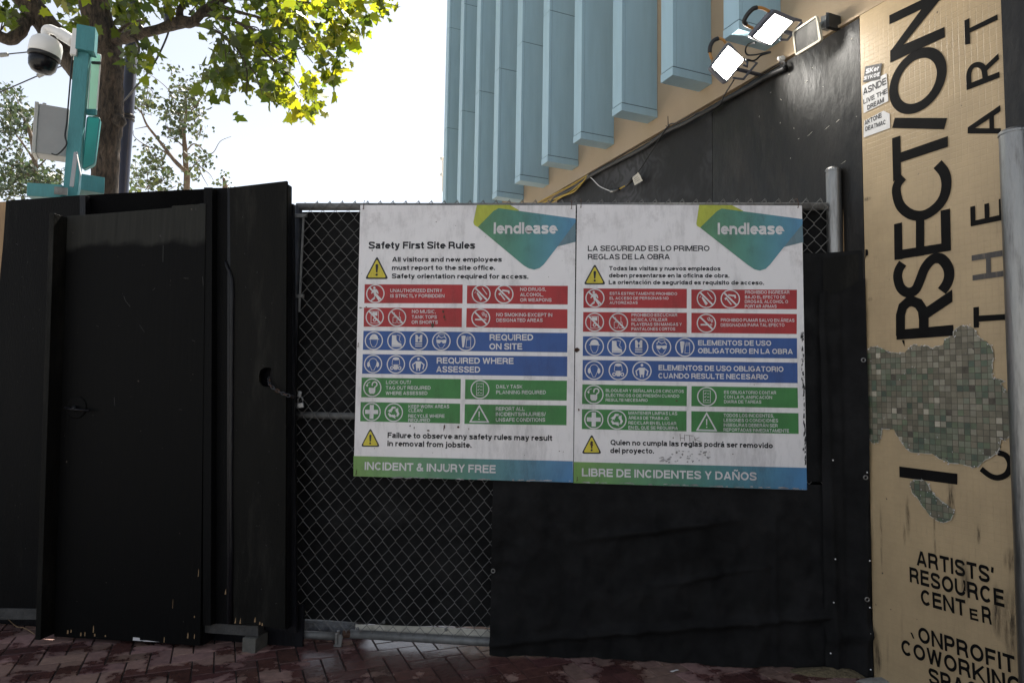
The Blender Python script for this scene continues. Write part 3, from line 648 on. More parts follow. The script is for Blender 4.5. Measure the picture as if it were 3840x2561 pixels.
def clip_poly(P, x0, y0, x1, y1):
    for ax, lim, sg in ((0, x0, 1), (0, x1, -1), (1, y0, 1), (1, y1, -1)):
        out = []
        for i in range(len(P)):
            a, b = P[i - 1], P[i]; ia = (a[ax] - lim) * sg >= 0; ib = (b[ax] - lim) * sg >= 0
            if ia != ib:
                t = (lim - a[ax]) / (b[ax] - a[ax]); out.append((a[0] + (b[0] - a[0]) * t, a[1] + (b[1] - a[1]) * t))
            if ib: out.append(b)
        P = out
        if not P: return P
    return P
def mosaic(pts, tf, seed):
    r = random.Random(seed); P = [WALL.loc(*tf(*p), .006) for p in pts]
    # ragged edge
    R_ = []
    for i in range(len(P)):
        a, b = P[i], P[(i + 1) % len(P)]
        for k in range(3):
            t = k / 3; R_.append((a[0] + (b[0] - a[0]) * t + r.uniform(-.002, .002), a[1] + (b[1] - a[1]) * t + r.uniform(-.002, .002)))
    P = R_; mb = MB(); gr = MB(); gr.poly([WALL.p(a, z, .0072) for a, z in P])
    root = build('exposed_mosaic', gr, M['grout'], pier)
    a0, a1 = min(p[0] for p in P), max(p[0] for p in P); z0, z1 = min(p[1] for p in P), max(p[1] for p in P)
    T = TILE; pal = [(.125, .15, .09), (.15, .165, .11), (.19, .17, .118), (.225, .20, .145), (.165, .145, .10), (.09, .118, .078), (.08, .105, .075), (.25, .23, .17), (.17, .18, .125), (.15, .134, .092), (.48, .43, .33)]
    wts = [5, 5, 7, 6, 6, 3, 2, 5, 5, 5, 1.5]
    i = math.floor(a0 / T)
    while i * T < a1:
        j = math.floor(z0 / T)
        while j * T < z1:
            x, y = i * T + .0013 + r.uniform(-.0006, .0006), j * T + .0013 + r.uniform(-.0006, .0006); s_ = T - .0026
            q = clip_poly(P, x, y, x + s_, y + s_)
            if len(q) >= 3 and r.random() > .015:
                zn = noise.noise(Vector((i * .11, j * .11, seed * 3.0))); w2 = [w_ * (1 + (1.1 if k_ in (0, 1, 5, 6, 8) else -.9) * max(-.8, min(.8, zn * 2.4))) for k_, w_ in enumerate(wts)]; c = r.choices(pal, w2)[0]; k = r.uniform(.8, 1.2); off = .0078 + r.uniform(0, .0008)
                tl = r.uniform(-.02, .02), r.uniform(-.02, .02)
                mb.poly([WALL.p(p[0], p[1], off + (p[0] - x) * tl[0] + (p[1] - y) * tl[1]) for p in q], tuple(v * k for v in c))
            j += 1
        i += 1
    build('tile', mb, M['mosaic'], root)['kind'] = 'stuff'
    ed = MB(); n_ = len(P)
    for i in range(n_):
        if r.random() < .62:
            a_, b_ = P[i], P[(i + 1) % n_]
            for q in ribbon([a_, ((a_[0] + b_[0]) / 2 + r.uniform(-.001, .001), (a_[1] + b_[1]) / 2 + r.uniform(-.001, .001)), b_], r.uniform(.0016, .0042)): ed.poly([WALL.p(p.x, p.y, .0106) for p in q])
    build('curled_paint_edge', ed, M['pvc'], root)['kind'] = 'stuff'
    fl = MB()      # flakes of white paint left along the edge
    for p in P:
        if r.random() < .42:
            n = r.randint(1, 3)
            for _ in range(n):
                cx, cy = p[0] + r.gauss(0, .004), p[1] + r.gauss(0, .004); s_ = r.uniform(.0012, .0045)
                fl.poly([WALL.p(cx + s_ * cos(t) * r.uniform(.5, 1), cy + s_ * sin(t) * r.uniform(.5, 1), .0092) for t in (0, 1.2, 2.5, 3.8, 5)])
    for _ in range(26):
        a, z = r.uniform(a0, a1), r.uniform(z0, z1)
        if clip_poly(P, a - .002, z - .002, a + .002, z + .002):
            s_ = r.uniform(.001, .005)
            fl.poly([WALL.p(a + s_ * .5 * cos(t) * r.uniform(.4, 1), z + s_ * 1.3 * sin(t) * r.uniform(.4, 1), .0092) for t in (0, 1.2, 2.5, 3.8, 5)])
    build('paint_flake', fl, M['white_print'], root)['kind'] = 'stuff'
mosaic(MOS, F6, 3); mosaic(MOS2, G7, 4)

# stickers on the pier
def sticker(label, tf, q, mat, lines, imat, off=.0066):
    t = thing('sticker', label, 'sticker', tuple(WALL.px(*tf(*q[0]), .006)))
    mb = MB(); P = wl(tf, q); mb.slab(WALL, P, off + .0006, .0005); build('paper', mb, M[mat], t)
    mb = MB()
    for s, L, R, cap, w_ in lines: put_text(mb, WALL, s, WALL.loc(*tf(*L), .006), WALL.loc(*tf(*R), .006), cap, off + .0014, w_, .08)
    build('lettering', mb, M[imat], t)
sticker('white paper sticker with blocky black lettering on the tan pier', E5, [(243, 741), (232, 563), (392, 480), (404, 662)], 'sticker',
        [('ASNDE', (240, 626), (392, 552), .037, .2), ('LIVE THE', (242, 684), (398, 610), .026, .2), ('DREAM', (268, 722), (376, 668), .026, .22)], 'ink')
sticker('small black sticker with white scrawl overlapping the paper sticker on the tan pier', E5, [(241, 541), (255, 437), (364, 415), (350, 520)], 'ink',
        [('SKor', (258, 486), (344, 462), .026, .3), ('SYKOE', (246, 527), (348, 500), .02, .3)], 'white_print', .0085)
sticker('white torn sticker with a black hand written tag low on the tan pier', E5, [(242, 901), (246, 792), (372, 725), (412, 745), (415, 838)], 'sticker',
        [('AKTONE', (250, 822), (362, 768), .026, .2), ('DEATMAC', (254, 860), (388, 812), .024, .2)], 'ink')

def stain_mat():
    m, t, b, L = nodes('dark run stain'); N = t.nodes
    tc = N.new('ShaderNodeTexCoord'); sp = N.new('ShaderNodeSeparateXYZ'); L.new(tc.outputs['Generated'], sp.inputs[0])
    cb = N.new('ShaderNodeCombineXYZ'); L.new(sp.outputs['X'], cb.inputs[0]); L.new(sp.outputs['Z'], cb.inputs[2])
    d = N.new('ShaderNodeVectorMath'); d.operation = 'DISTANCE'; d.inputs[1].default_value = (.5, 0, .5); L.new(cb.outputs[0], d.inputs[0])
    r = N.new('ShaderNodeMapRange'); r.inputs[1].default_value = .5; r.inputs[2].default_value = .05; L.new(d.outputs['Value'], r.inputs[0])
    mp = N.new('ShaderNodeMapping'); mp.inputs['Scale'].default_value = (40, 40, 5); L.new(tc.outputs['Object'], mp.inputs[0])
    n = N.new('ShaderNodeTexNoise'); n.inputs['Scale'].default_value = 2; n.inputs['Detail'].default_value = 9; n.inputs['Roughness'].default_value = .75; L.new(mp.outputs[0], n.inputs['Vector'])
    rn = N.new('ShaderNodeMapRange'); rn.inputs[1].default_value = .4; rn.inputs[2].default_value = .66; L.new(n.outputs['Fac'], rn.inputs[0])
    mu = N.new('ShaderNodeMath'); mu.operation = 'MULTIPLY'; L.new(r.outputs[0], mu.inputs[0]); L.new(rn.outputs[0], mu.inputs[1])
    b.inputs[0].default_value = (.03, .022, .016, 1); b.inputs['Roughness'].default_value = .8
    tr = N.new('ShaderNodeBsdfTransparent'); mx = N.new('ShaderNodeMixShader'); L.new(mu.outputs[0], mx.inputs[0]); L.new(tr.outputs[0], mx.inputs[1]); L.new(b.outputs[0], mx.inputs[2]); L.new(mx.outputs[0], t.nodes['Material Output'].inputs[0]); return m
M['stain'] = stain_mat()
for k, (tf, x, y, wx, wz) in enumerate([(G7, 985, 360, .05, .20), (G7, 705, 480, .028, .22), (G7, 1370, 765, .06, .12), (G7, 1380, 1190, .085, .34), (G7, 1285, 1100, .05, .26), (G7, 1165, 590, .022, .10), (G7, 880, 590, .012, .30), (G7, 680, 590, .02, .12), (G7, 1075, 900, .06, .22), (E5, 268, 1300, .05, .03), (F6, 285, 562, .032, .03), (F6, 1215, 800, .05, .22), (G7, 1425, 980, .04, .3), (G7, 530, 600, .016, .36), (G7, 505, 1400, .06, .2)]):
    a, z = WALL.loc(*tf(x, y), .006); mb = MB(); o_ = .0058 + .00006 * k
    mb.poly([WALL.p(a + dx * wx, z + dz * wz, o_) for dx, dz in ((-.5, -.5), (.5, -.5), (.5, .5), (-.5, .5))]); build('stain', mb, M['stain'], pier)
mb = MB(); a, z = WALL.loc(*F6(252, 262), .006)
mb.poly([WALL.p(max(.001, a + .020 * cos(t) * k_), z + .022 * sin(t) * k_, .0068) for t, k_ in ((-1.6, 1.5), (-1.2, .8), (-.6, 1), (0, .9), (.7, 1.1), (1.5, 1))]); build('paint_blot', mb, M['letter'], pier)

# right of the pier: black board, thick post
t = thing('black_panel', 'black board standing right of the tan pier behind the thick steel post', 'panel', tuple(WALL.p(.72, 0, 0)))
mb = MB(); mb.slab(WALL, [(.722, 0), (3.2, 0), (3.2, 3.43), (.722, 3.43)], .02, .03); build('board', mb, M['knot_ply'], t)

def post(name, label, x, y, r, ztop, cap=True):
    t = thing(name, label, 'post', (x, y, 0))
    mb = MB(); mb.tube([(x, y, -.02), (x, y, ztop * .5), (x, y, ztop)], r, 28, caps=False); build('pipe', mb, M['galv'], t, smooth=True)
    mb = MB(); mb.lathe((x, y, ztop - .012), [(r + .003, 0), (r + .003, .010), (r * .9, .02), (r * .5, .026), (.001, .028)], 28); build('cap', mb, M['galv'], t)
    return t
d = ray(3775, 490); pr = .055
base = WALL.p(.745, 0, .10)
zt = WALL.loc(3800, 478, .1)[1]
post('steel_post', 'thick galvanized steel post at the right edge before the black panel', base.x + .062, base.y, pr, zt)

# ------------------------------------------------------------------ black plywood hoarding with its door
A5 = lambda x, y: (.612 * x, 640 + .612 * y)
A6 = lambda x, y: (.6127 * x, 1600 + .6127 * y)
A7 = lambda x, y: (700 + .6763 * x, 640 + .6763 * y)
hd = thing('plywood_hoarding', 'black plywood hoarding of tall patched boards left of the chain link gate', 'hoarding', tuple(HOARD.p(-1.2, 0, 0)))
def hq(pts, off): return [HOARD.loc(u, v, off) for u, v in pts]
def slab_px(name, mat, pts, off, th, parent=hd, pl=HOARD, label=None, bevel=.002):
    mb = MB(); mb.slab(pl, [pl.loc(u, v, off) for u, v in pts], off, th); return build(name, mb, M[mat], parent, label=label, bevel=bevel)
slab_px('board', 'bare_wood', [(-1500, 2330), (60, 2275), (60, 753), (-1500, 862)], -.022, .018, label='bare tan board at the left end')
slab_px('board', 'black_ply', [(-420, 2286), (-60, 2270), (-2, 1050), (12, 900), (22, 752), (150, 744), (300, 732), (308, 2290), (160, 2284)], 0, .018)
slab_px('batten', 'batten', [(297, 2300), (318, 2300), (320, 732), (299, 733)], .02, .04)
slab_px('board', 'recess', [(300, 2300), (800, 2330), (800, 707), (540, 719), (300, 733)], -.03, .018, label='recessed black board above the door')
slab_px('batten', 'black_ply', [(760, 2345), (790, 2345), (796, 703), (764, 703)], .055, .09)
slab_px('board', 'black_ply', [(764, 2345), (862, 2346), (860, 704), (795, 705)], .006, .018)
slab_px('batten', 'batten', [(850, 2340), (862, 2340), (868, 990), (862, 705), (852, 705)], .022, .03)
mb = MB()   # torn lip of a covering that runs down the seam like a hose
pts = [HOARD.px(*A7(*p), .03) for p in [(212, 498), (222, 530), (238, 560), (250, 600), (254, 680), (252, 800), (252, 960), (250, 1150), (249, 1400), (246, 1700)]] + [HOARD.px(868, 2050, .03), HOARD.px(866, 2335, .03)]
mb.tube(pts, [.004, .008, .011, .013, .014, .014, .013, .013, .013, .013, .013, .012], 10)
build('seam_cover', mb, M['batten'], hd, smooth=True)
# right board with the hole for the chain, cut as a frame of quads round an oval
HO = .03
def board_with_hole():
    outer = [(876, 2334), (1069, 2357), (1075, 679), (861, 704)]
    hole = [A7(*p) for p in [(402, 1170), (400, 1135), (410, 1105), (430, 1092), (462, 1090), (476, 1110), (480, 1150), (474, 1185), (462, 1197), (440, 1198), (418, 1192)]]
    O_ = [HOARD.loc(*p, HO) for p in outer]; Hh = [HOARD.loc(*p, HO) for p in hole]; th = .018; mb = MB()
    from mathutils.geometry import tessellate_polygon
    flat = O_ + Hh
    for t3 in tessellate_polygon([[Vector((x, z, 0)) for x, z in O_], [Vector((x, z, 0)) for x, z in Hh]]):
        q = [flat[i] for i in t3]
        mb.poly([HOARD.p(x, z, HO) for x, z in q]); mb.poly([HOARD.p(x, z, HO - th) for x, z in reversed(q)])
    for L_ in (O_, Hh):
        for i in range(len(L_)):
            a, b = L_[i], L_[(i + 1) % len(L_)]; mb.quad(HOARD.p(*a, HO), HOARD.p(*b, HO), HOARD.p(*b, HO - th), HOARD.p(*a, HO - th))
    return mb
mb = MB(); mb.slab(HOARD, [(-6.5, -.01), (.12, -.01), (.12, .22), (-6.5, .22)], -.09, .018); build('sun_block_board', mb, M['batten'], hd)  # black board added to stop sunlight coming under the hoarding
slab_px('light_block_board', 'batten', [(800, 2345), (1112, 2372), (1100, 765), (800, 765)], -.05, .018, bevel=0)  # dark board added behind the hole and slit to keep light out
build('board', board_with_hole(), M['grey_ply'], hd, label='right hand board with an oval hole for the chain')
slab_px('edge_stud', 'batten', [(1046, 2362), (1072, 2362), (1078, 690), (1052, 690)], .008, .055)
slab_px('base_rail', 'rail', [(-1500, 2330), (190, 2322), (190, 2284), (-1500, 2262)], .012, .06)
slab_px('base_rail', 'rail', [(766, 2372), (968, 2386), (968, 2346), (766, 2336)], .012, .10)
# bare splinters at the foot of the boards
mb = MB(); r = random.Random(2)
for (x, y) in [(1440, 1197), (1470, 1200), (1605, 1212), (1590, 1205), (1380, 1020), (1560, 1190)]:
    a, z = HOARD.loc(*A6(x, y), HO)
    mb = MB(); mb.poly([HOARD.p(a + dx, z + dz, HO + .0015) for dx, dz in ((-.004, -.004), (.005, -.003), (.003, r.uniform(.01, .03)), (-.002, .012))]); build('splinter', mb, M['bare_wood'], hd)
mb = MB(); r = random.Random(31)
for k in range(70):
    u, v = (r.uniform(40, 180), r.uniform(790, 2200)) if k % 2 else (r.uniform(885, 1060), r.uniform(740, 2300)); off = .0012 if k % 2 else HO + .0012
    a, z = HOARD.loc(u, v, off); l = r.uniform(.001, .0045) * (2.2 if r.random() < .15 else 1); t_ = r.uniform(.0008, .002); A = r.uniform(0, 3.1)
    mb.poly([HOARD.p(a + l * x * cos(A) - t_ * y * sin(A), z + l * x * sin(A) + t_ * y * cos(A), off) for x, y in ((-1, -.6), (.8, -1), (1, .5), (-.5, 1))])
build('paint_fleck', mb, M['rail'], hd)['kind'] = 'stuff'
# door, hung in front of the boards
door = slab_px('door', 'door_ply', [A6(330, 1283), A6(1003, 1324), A5(1054, 232), A5(1052, 228), A5(640, 262), A5(412, 278)], 0, .02, pl=DOOR, label='tall black door with two coats of paint')
slab_px('lapped_strip', 'door_ply', [A6(1001, 1326), A6(1225, 1340), A5(1260, 204), A5(1052, 217)], .006, .022, parent=door, pl=DOOR)
mb = MB()   # deep jamb board on the left, seen edge on
q0 = [DOOR.loc(*A6(215, 1303), .085), DOOR.loc(*A6(247, 1303), .085), DOOR.loc(*A5(332, 262), .085), DOOR.loc(*A5(302, 260), .085)]
mb.slab(DOOR, q0, .085, .10); build('jamb', mb, M['grey_ply'], door, bevel=.002)
mb = MB(); p0 = DOOR.loc(*A6(1240, 1338), -.02); p1 = DOOR.loc(*A5(1275, 200), -.02)
mb.slab(DOOR, [(p0[0] - .05, p0[1]), (p0[0], p0[1]), (p1[0], p1[1]), (p1[0] - .05, p1[1])], -.022, .14); build('jamb', mb, M['batten'], door)
mb = MB(); c = DOOR.px(*A5(470, 1450), .0); Mr = Matrix((DOOR.ex, Vector((0, 0, 1)), -DOOR.nn)).transposed() @ Matrix(((1, 0, 0), (0, 1, 0), (0, 0, -1)))
mb.lathe(c, [(.062, .0), (.062, .006), (.058, .008), (.001, .008)], 28, Mr)
build('latch_plate', mb, M['black_ply'], door)
mb = MB(); mb.tube([DOOR.px(*A5(395, 1450), .03), DOOR.px(*A5(440, 1462), .034), DOOR.px(*A5(545, 1470), .03)], .007, 10); mb.tube([DOOR.px(*A5(455, 1450), 0.005), DOOR.px(*A5(455, 1455), .035)], .012, 12)
build('handle', mb, M['batten'], door, smooth=True)
mb = MB()
for (x, y, w_, h_) in [(410, 1255, 12, 26), (430, 1250, 8, 20), (490, 1270, 9, 24), (515, 1268, 8, 28), (567, 1238, 7, 46), (575, 1275, 10, 18), (640, 1280, 10, 12), (1005, 1300, 6, 36), (1150, 1275, 10, 36), (1190, 1280, 6, 30), (1058, 1080, 3, 60), (1190, 1160, 7, 12), (1215, 890, 4, 50)]:
    a, z = DOOR.loc(*A6(x, y), .007); k = .00085; off = .0012 if x < 1000 else .0075
    mb = MB(); mb.poly([DOOR.p(a + dx * w_ * k, z + dz * h_ * k, off) for dx, dz in ((-.5, -.5), (.4, -.5), (.5, .1), (.1, .5), (-.4, .3))]); build('bare_chip', mb, M['bare_wood'], door)
for pa in ([(758, 768), (770, 800), (798, 834)], [(855, 945), (885, 990)], [(935, 735), (950, 718)], [(1180, 1040), (1198, 1046)], [(590, 950), (604, 956)], [(1040, 700), (1060, 720)], [(1130, 660), (1160, 662)], [(700, 1390), (703, 1440)], [(975, 400), (985, 396), (985, 408)], [(1245, 650), (1250, 705)], [(1205, 225), (1204, 245)], [(1000, 460), (998, 560)], [(565, 1498), (572, 1500)], [(1100, 1462), (1120, 1464)]):
    mb = MB()
    for q in ribbon([DOOR.loc(*A5(*p), .0015) for p in pa], .0022): mb.poly([DOOR.p(p.x, p.y, .0015 if pa[0][0] < 1050 else .0078) for p in q])
    build('scratch', mb, M['rail'], door)
mb = MB(); mb.poly([DOOR.px(*A6(*p), .0016) for p in [(812, 1306), (858, 1309), (900, 1306), (975, 1315), (880, 1312), (856, 1304), (855, 1290), (815, 1286)]]); build('paint_smear', mb, M['white_print'], door)

g0 = ground_pt(940, 2446); zs = HOARD.loc(940, 2384, .012)[1]
t = thing('concrete_block', 'small grey concrete block under the right hand hoarding board', 'block', (g0.x, g0.y, 0))
mb = MB(); mb.box((g0.x, g0.y + .06, zs / 2 - .006), .078, .12, zs + .006, Matrix.Rotation(radians(-12), 3, 'Z')); build('block', mb, M['concrete_dark'], t, bevel=.004)

# ------------------------------------------------------------------ chain link gate
A8 = lambda x, y: (1000 + .5741 * x, 1661 + .5741 * y)
gate = thing('chain_link_gate', 'galvanized chain link gate with pipe frame carrying the two site rules signs', 'gate', tuple(FENCE.p(.2, 0, 0)))
aL = FENCE.loc(1103, 1200)[0]; aR = FENCE.loc(3100, 1200)[0]; zT = 2.437
mb = MB(); mb.tube([FENCE.p(aL - .01, zT + .006), FENCE.p((aL + aR) / 2, zT), FENCE.p(aR + .02, zT - .006)], .0215, 14); build('top_rail', mb, M['galv_dull'], gate, smooth=True)
zM = FENCE.loc(1200, 1557)[1]
mb = MB(); mb.tube([FENCE.p(aL, zM, -.01), FENCE.p(aR, zM - .01, -.01)], .019, 12); build('middle_rail', mb, M['galv_dull'], gate, smooth=True)
zB0 = FENCE.loc(*A8(100, 1250))[1]; zB1 = FENCE.loc(*A8(1470, 1300))[1]; aM = FENCE.loc(*A8(455, 1260))[0]; aN = FENCE.loc(*A8(545, 1265))[0]
mb = MB(); mb.tube([FENCE.p(aL - .035, zB0 + .006), FENCE.p(aM, zB0 + .004)], .021, 14); build('bottom_rail', mb, M['galv_dull'], gate, smooth=True)
mb = MB(); mb.tube([FENCE.p(aN, zB1 + .012), FENCE.p(aN + 1.0, zB1 - .002), FENCE.p(aR, zB1)], .023, 14); build('bottom_rail', mb, M['galv_dull'], gate, smooth=True)
mb = MB(); mb.tube([FENCE.p(aL, zB0 - .02), FENCE.p(aL, 1.2), FENCE.p(aL, zT + .012)], .0215, 14); build('upright', mb, M['pipe_dark'], gate, smooth=True)
mb = MB(); mb.slab(FENCE, [(aL + .030, 1.83), (aL + .042, 1.83), (aL + .046, 2.375), (aL + .034, 2.375)], .022, .005); build('tension_bar', mb, M['galv_dull'], gate)
for z in (2.385, 1.92, 1.30, .62, .25):
    mb = MB(); mb.lathe(FENCE.p(aL, z - .011), [(.0235, 0), (.0245, .002), (.0245, .02), (.0235, .022)], 16); mb.slab(FENCE, [(aL + .015, z - .010), (aL + .062, z - .010), (aL + .062, z + .010), (aL + .015, z + .010)], .026, .006)
    mb.tube([FENCE.p(aL + .054, z, .018), FENCE.p(aL + .054, z, .036)], .008, 8); build('clamp', mb, M['galv_dull' if z > 1.9 else 'pipe_dark'], gate)
# woven wire
def mesh_wire():
    mb = MB(); Pw, Pz, rad = .0368, .0450, .0017
    n = int((aR - aL - .05) / Pw) + 1; z0, z1 = zB1 - .005, zT + .027
    K = int((z1 - z0) / Pz) + 1
    for i in range(n):
        xc = aL + .045 + (i + .5) * Pw; pts = []
        for k in range(K):
            z = z1 - k * Pz; sg = 1 if (k + i) % 2 else -1
            x = xc + sg * (Pw / 2 + .0003)
            wv = noise.noise_vector(Vector((x * 2.1, z * 1.7, 3))) * .012 + noise.noise_vector(Vector((x * 9, z * 8, 7))) * .003
            q = 0 if k < 2 else 1
            for dz in ((.0035, -.0035) if k else (0,)):
                pts.append(FENCE.p(x + wv.x * q, z + wv.y * q + dz, .0275 + .002 * sg))
        mb.tube(pts, rad, 4, caps=False)
        if i % 2:   # twisted knuckle at the top
            a = pts[0]; mb.tube([a + Vector((0, 0, -.008)), a + FENCE.ex * .003 + Vector((0, 0, .006)), a + FENCE.ex * .008 + FENCE.nn * .004 + Vector((0, 0, -.004)), a + FENCE.ex * .013 + FENCE.nn * .003 + Vector((0, 0, -.020))], rad, 4)
    return mb
build('wire_mesh', mesh_wire(), M['wire'], gate)
# drop rod and hinge at the foot
mb = MB(); cx, cz = FENCE.loc(*A8(468, 1262), .03)
mb.tube([FENCE.p(cx, cz + .03, .03), FENCE.p(cx, .0, .03)], .008, 8); mb.slab(FENCE, [(cx - .014, cz - .045), (cx - .004, cz - .045), (cx - .002, cz + .015), (cx - .016, cz + .015)], .04, .012); mb.slab(FENCE, [(cx + .006, cz - .045), (cx + .02, cz - .045), (cx + .028, cz + .005), (cx + .006, cz + .012)], .04, .012)
mb.slab(FENCE, [(cx - .02, cz - .05), (cx + .022, cz - .05), (cx + .022, cz - .04), (cx - .02, cz - .04)], .044, .02)
build('drop_latch', mb, M['galv'], gate)
mb = MB(); mb.tube([FENCE.p(cx + .02, cz + .01, .02), FENCE.p(aN + .01, zB1 + .012, .0)], .020, 12); build('rail_sleeve', mb, M['rust'], gate)
mb = MB(); x_, z_ = FENCE.loc(*A8(50, 1245), .02); mb.slab(FENCE, [(x_ - .03, z_ - .02), (x_ + .03, z_ - .02), (x_ + .03, z_ + .025), (x_ - .03, z_ + .025)], .035, .02); mb.slab(FENCE, [(x_ + .012, z_ - .05), (x_ + .03, z_ - .05), (x_ + .03, z_ - .02), (x_ + .012, z_ - .02)], .036, .018); build('hinge', mb, M['galv_dull'], gate)

def cloth(name, mat, pl, a0, a1, zb, zt_, off, amp, seed, label, cat, n=70, folds=None, thing_parent=None):
    mb = MB(); m_ = int(n * 1.0); vs = []
    for j in range(m_ + 1):
        for i in range(n + 1):
            a = a0 + (a1 - a0) * i / n; zb_ = zb(a) if callable(zb) else zb; zt2 = zt_(a) if callable(zt_) else zt_
            z = zb_ + (zt2 - zb_) * j / m_
            f = amp * (noise.noise(Vector((a * 3.1, z * 2.0, seed))) + .5 * noise.noise(Vector((a * 9, z * 4, seed + 5))) + .22 * noise.noise(Vector((a * 23, z * 14, seed + 9))) - .55 * abs(noise.noise(Vector((a * 5 + z * 2.5, z * 6 - a * 2, seed + 3)))))
            if name == 'd': f *= 1 - min(1, max(0, (z - .72) / .16))
            if folds: f += folds(a, z)
            o_ = off(a) if callable(off) else off
            vs.append(pl.p(a, z, max(o_ + f, .0328) if name in 'dr' else o_ + f))
    fs = [(j * (n + 1) + i, j * (n + 1) + i + 1, (j + 1) * (n + 1) + i + 1, (j + 1) * (n + 1) + i) for j in range(m_) for i in range(n)]
    mb.add(vs, fs); return mb
def scrf(a, z):
    f = 0
    for zc, s_ in ((.62, .02), (1.42, .016), (1.95, .02)): f += .010 * math.exp(-((z - zc - .02 * sin(a * 3)) / s_) ** 2)
    for ac in (-.98, .35): f += .008 * math.exp(-((a - ac - .01 * sin(z * 4)) / .012) ** 2)
    return f
scr = build('privacy_screen', cloth('s', None, FENCE, aL - .14, aR + .05, lambda a: .105 + .006 * sin(a * 6), 2.4245, -.045, .012, 2.0, '', '', 90, scrf), M['screen'], None, smooth=True)
tag(scr, 'black fabric screen behind the chain link mesh of the gate', 'fabric screen')
t = thing('added_kerb', 'low grey concrete kerb added to hide sunlit ground behind the left foot of the gate, left of the white board', 'kerb', tuple(FENCE.p(.2, 0, -.2)))
aK = FENCE.loc(1322, 2380)[0]; mb = MB(); mb.slab(FENCE, [(aL - .1, -.01), (aK, -.01), (aK, .088), (aL - .1, .088)], -.09, .22); build('kerb', mb, M['added_kerb_grey'], t, bevel=.01)  # grey slab built up as a kerb to block light under the gate
t = thing('white_board', 'dirty white board lying behind the mesh along the foot of the gate', 'board', tuple(FENCE.px(*A8(1000, 1280), -.03)))
mb = MB(); q = [FENCE.loc(*A8(*p), -.03) for p in [(572, 1262), (1470, 1300), (1470, 1222), (1040, 1200), (580, 1185)]]; mb.slab(FENCE, q, -.03, .012); build('board', mb, M['pvc'], t, bevel=.002)
mb = MB()
for p in ((594, 1211), (765, 1168), (1040, 1250), (1172, 1217)):
    mb = MB(); mb.lathe(FENCE.px(*A8(*p), -.029), [(.010, 0), (.008, .004), (.001, .005)], 12, Matrix((FENCE.ex, Vector((0, 0, 1)), FENCE.nn)).transposed()); build('bolt', mb, M['galv_dull'], t)

# fence post, stud and offcut at the right of the gate
P = FENCE.px(3128, 800, 0); post('fence_post', 'round galvanized fence post between the gate mesh and the tan pier', P.x, P.y, .039, FENCE.loc(3128, 637)[1])
mb = MB(); q = [(3168, 2400), (3190, 2400), (3188, 768), (3162, 776)]
t = thing('timber_stud', 'bare orange brown timber stud behind the galvanized fence post', 'stud', tuple(FENCE.px(3180, 2400, -.06)))
mb.slab(FENCE, [FENCE.loc(u, v, .012) for u, v in q], .012, .035); build('stud', mb, M['bare_wood'], t, bevel=.002)
t = thing('plywood_offcut', 'square black board offcut fixed below the galvanized fence post', 'board', tuple(FENCE.px(3160, 1100, .05)))
B9 = lambda x, y: (3000 + .306 * x, 720 + .306 * y)
o0, o1 = FENCE.p(.97, 0, .058), FENCE.p(1.138, 0, .114); OFFC = Plane(o0, o1 - o0)
mb = MB(); mb.slab(OFFC, [OFFC.loc(*B9(*p)) for p in [(288, 1320), (790, 1300), (785, 748), (278, 815)]], 0, .010); build('board', mb, M['grey_ply'], t)
# front drapes
aD0 = FENCE.loc(1845, 2000, .04)[0]; aD1 = 1.155
def top1(a):
    return FENCE.loc(3060, 950, .04)[1] if a > .99 else (1.75 if a > -.1 else 1.2)
def dfold(a, z):
    f = .012 * math.exp(-((a - .69) / .012) ** 2) - .012 * max(0, a - .70) / .3 * .3
    f += .03 * math.exp(-((z - .70 - .16 * (a - .2)) / .022) ** 2) * max(0, min(1, 1.2 - abs(a - .1) * 2.2))
    f += .026 * math.exp(-((z - .17 - .12 * (a - .1)) / .022) ** 2) + .02 * math.exp(-((z - .44 - .2 * (a - .3)) / .018) ** 2) * max(0, 1 - abs(a - .35) * 2.5)
    f += .03 * max(0, .10 - z) * 3 * (.6 + .4 * sin(a * 7))
    q = min(1, max(0, (z - .72) / .16)); q = q * q * (3 - 2 * q)
    return f * (1 - q) - .0218 * q
dr = build('front_drape', cloth('d', None, FENCE, aD0, aD1, lambda a: .003 + .012 * max(0, noise.noise(Vector((a * 5, 0, 1)))) + .006 * max(0, noise.noise(Vector((a * 19, 0, 2)))), lambda a: .935, .055, .034, 4.0, '', '', 150, dfold), M['fabric'], None, smooth=True)
tag(dr, 'wide black fabric sheet hanging below the signs over the right half of the gate', 'fabric sheet')
def rf(a, z):
    f = .02 * math.exp(-((a - .98 + .02 * z) / .025) ** 2) + .022 * math.exp(-((a - 1.10 - .03 * z) / .02) ** 2) - .012 * math.exp(-((a - 1.045) / .02) ** 2)
    f += .03 * max(0, .25 - z) * sin(a * 22 + 1)
    f += .03 * math.exp(-((z - .17 - .25 * (a - .95)) / .03) ** 2)
    return f
aW = 1.136
pts_top = [B9(*p) for p in [(60, 1345), (130, 1310), (200, 1265), (290, 1235), (330, 1215), (365, 1245), (430, 1252), (500, 1215), (600, 1160), (660, 1140), (720, 1080), (780, 1090), (800, 1200)]]
TP = [FENCE.loc(*p, .09) for p in pts_top]
def topw(a):
    for (a0, z0), (a1, z1) in zip(TP, TP[1:]):
        if a0 <= a <= a1: return z0 + (z1 - z0) * (a - a0) / max(1e-6, a1 - a0)
    return TP[0][1] if a < TP[0][0] else TP[-1][1]
rd = build('side_drape', cloth('r', None, FENCE, .93, aW, lambda a: .006 + .02 * max(0, sin(a * 20)), topw, lambda a: .080 + (a - .975) * .333, .017, 7.0, '', '', 90, rf), M['fabric'], None, smooth=True)
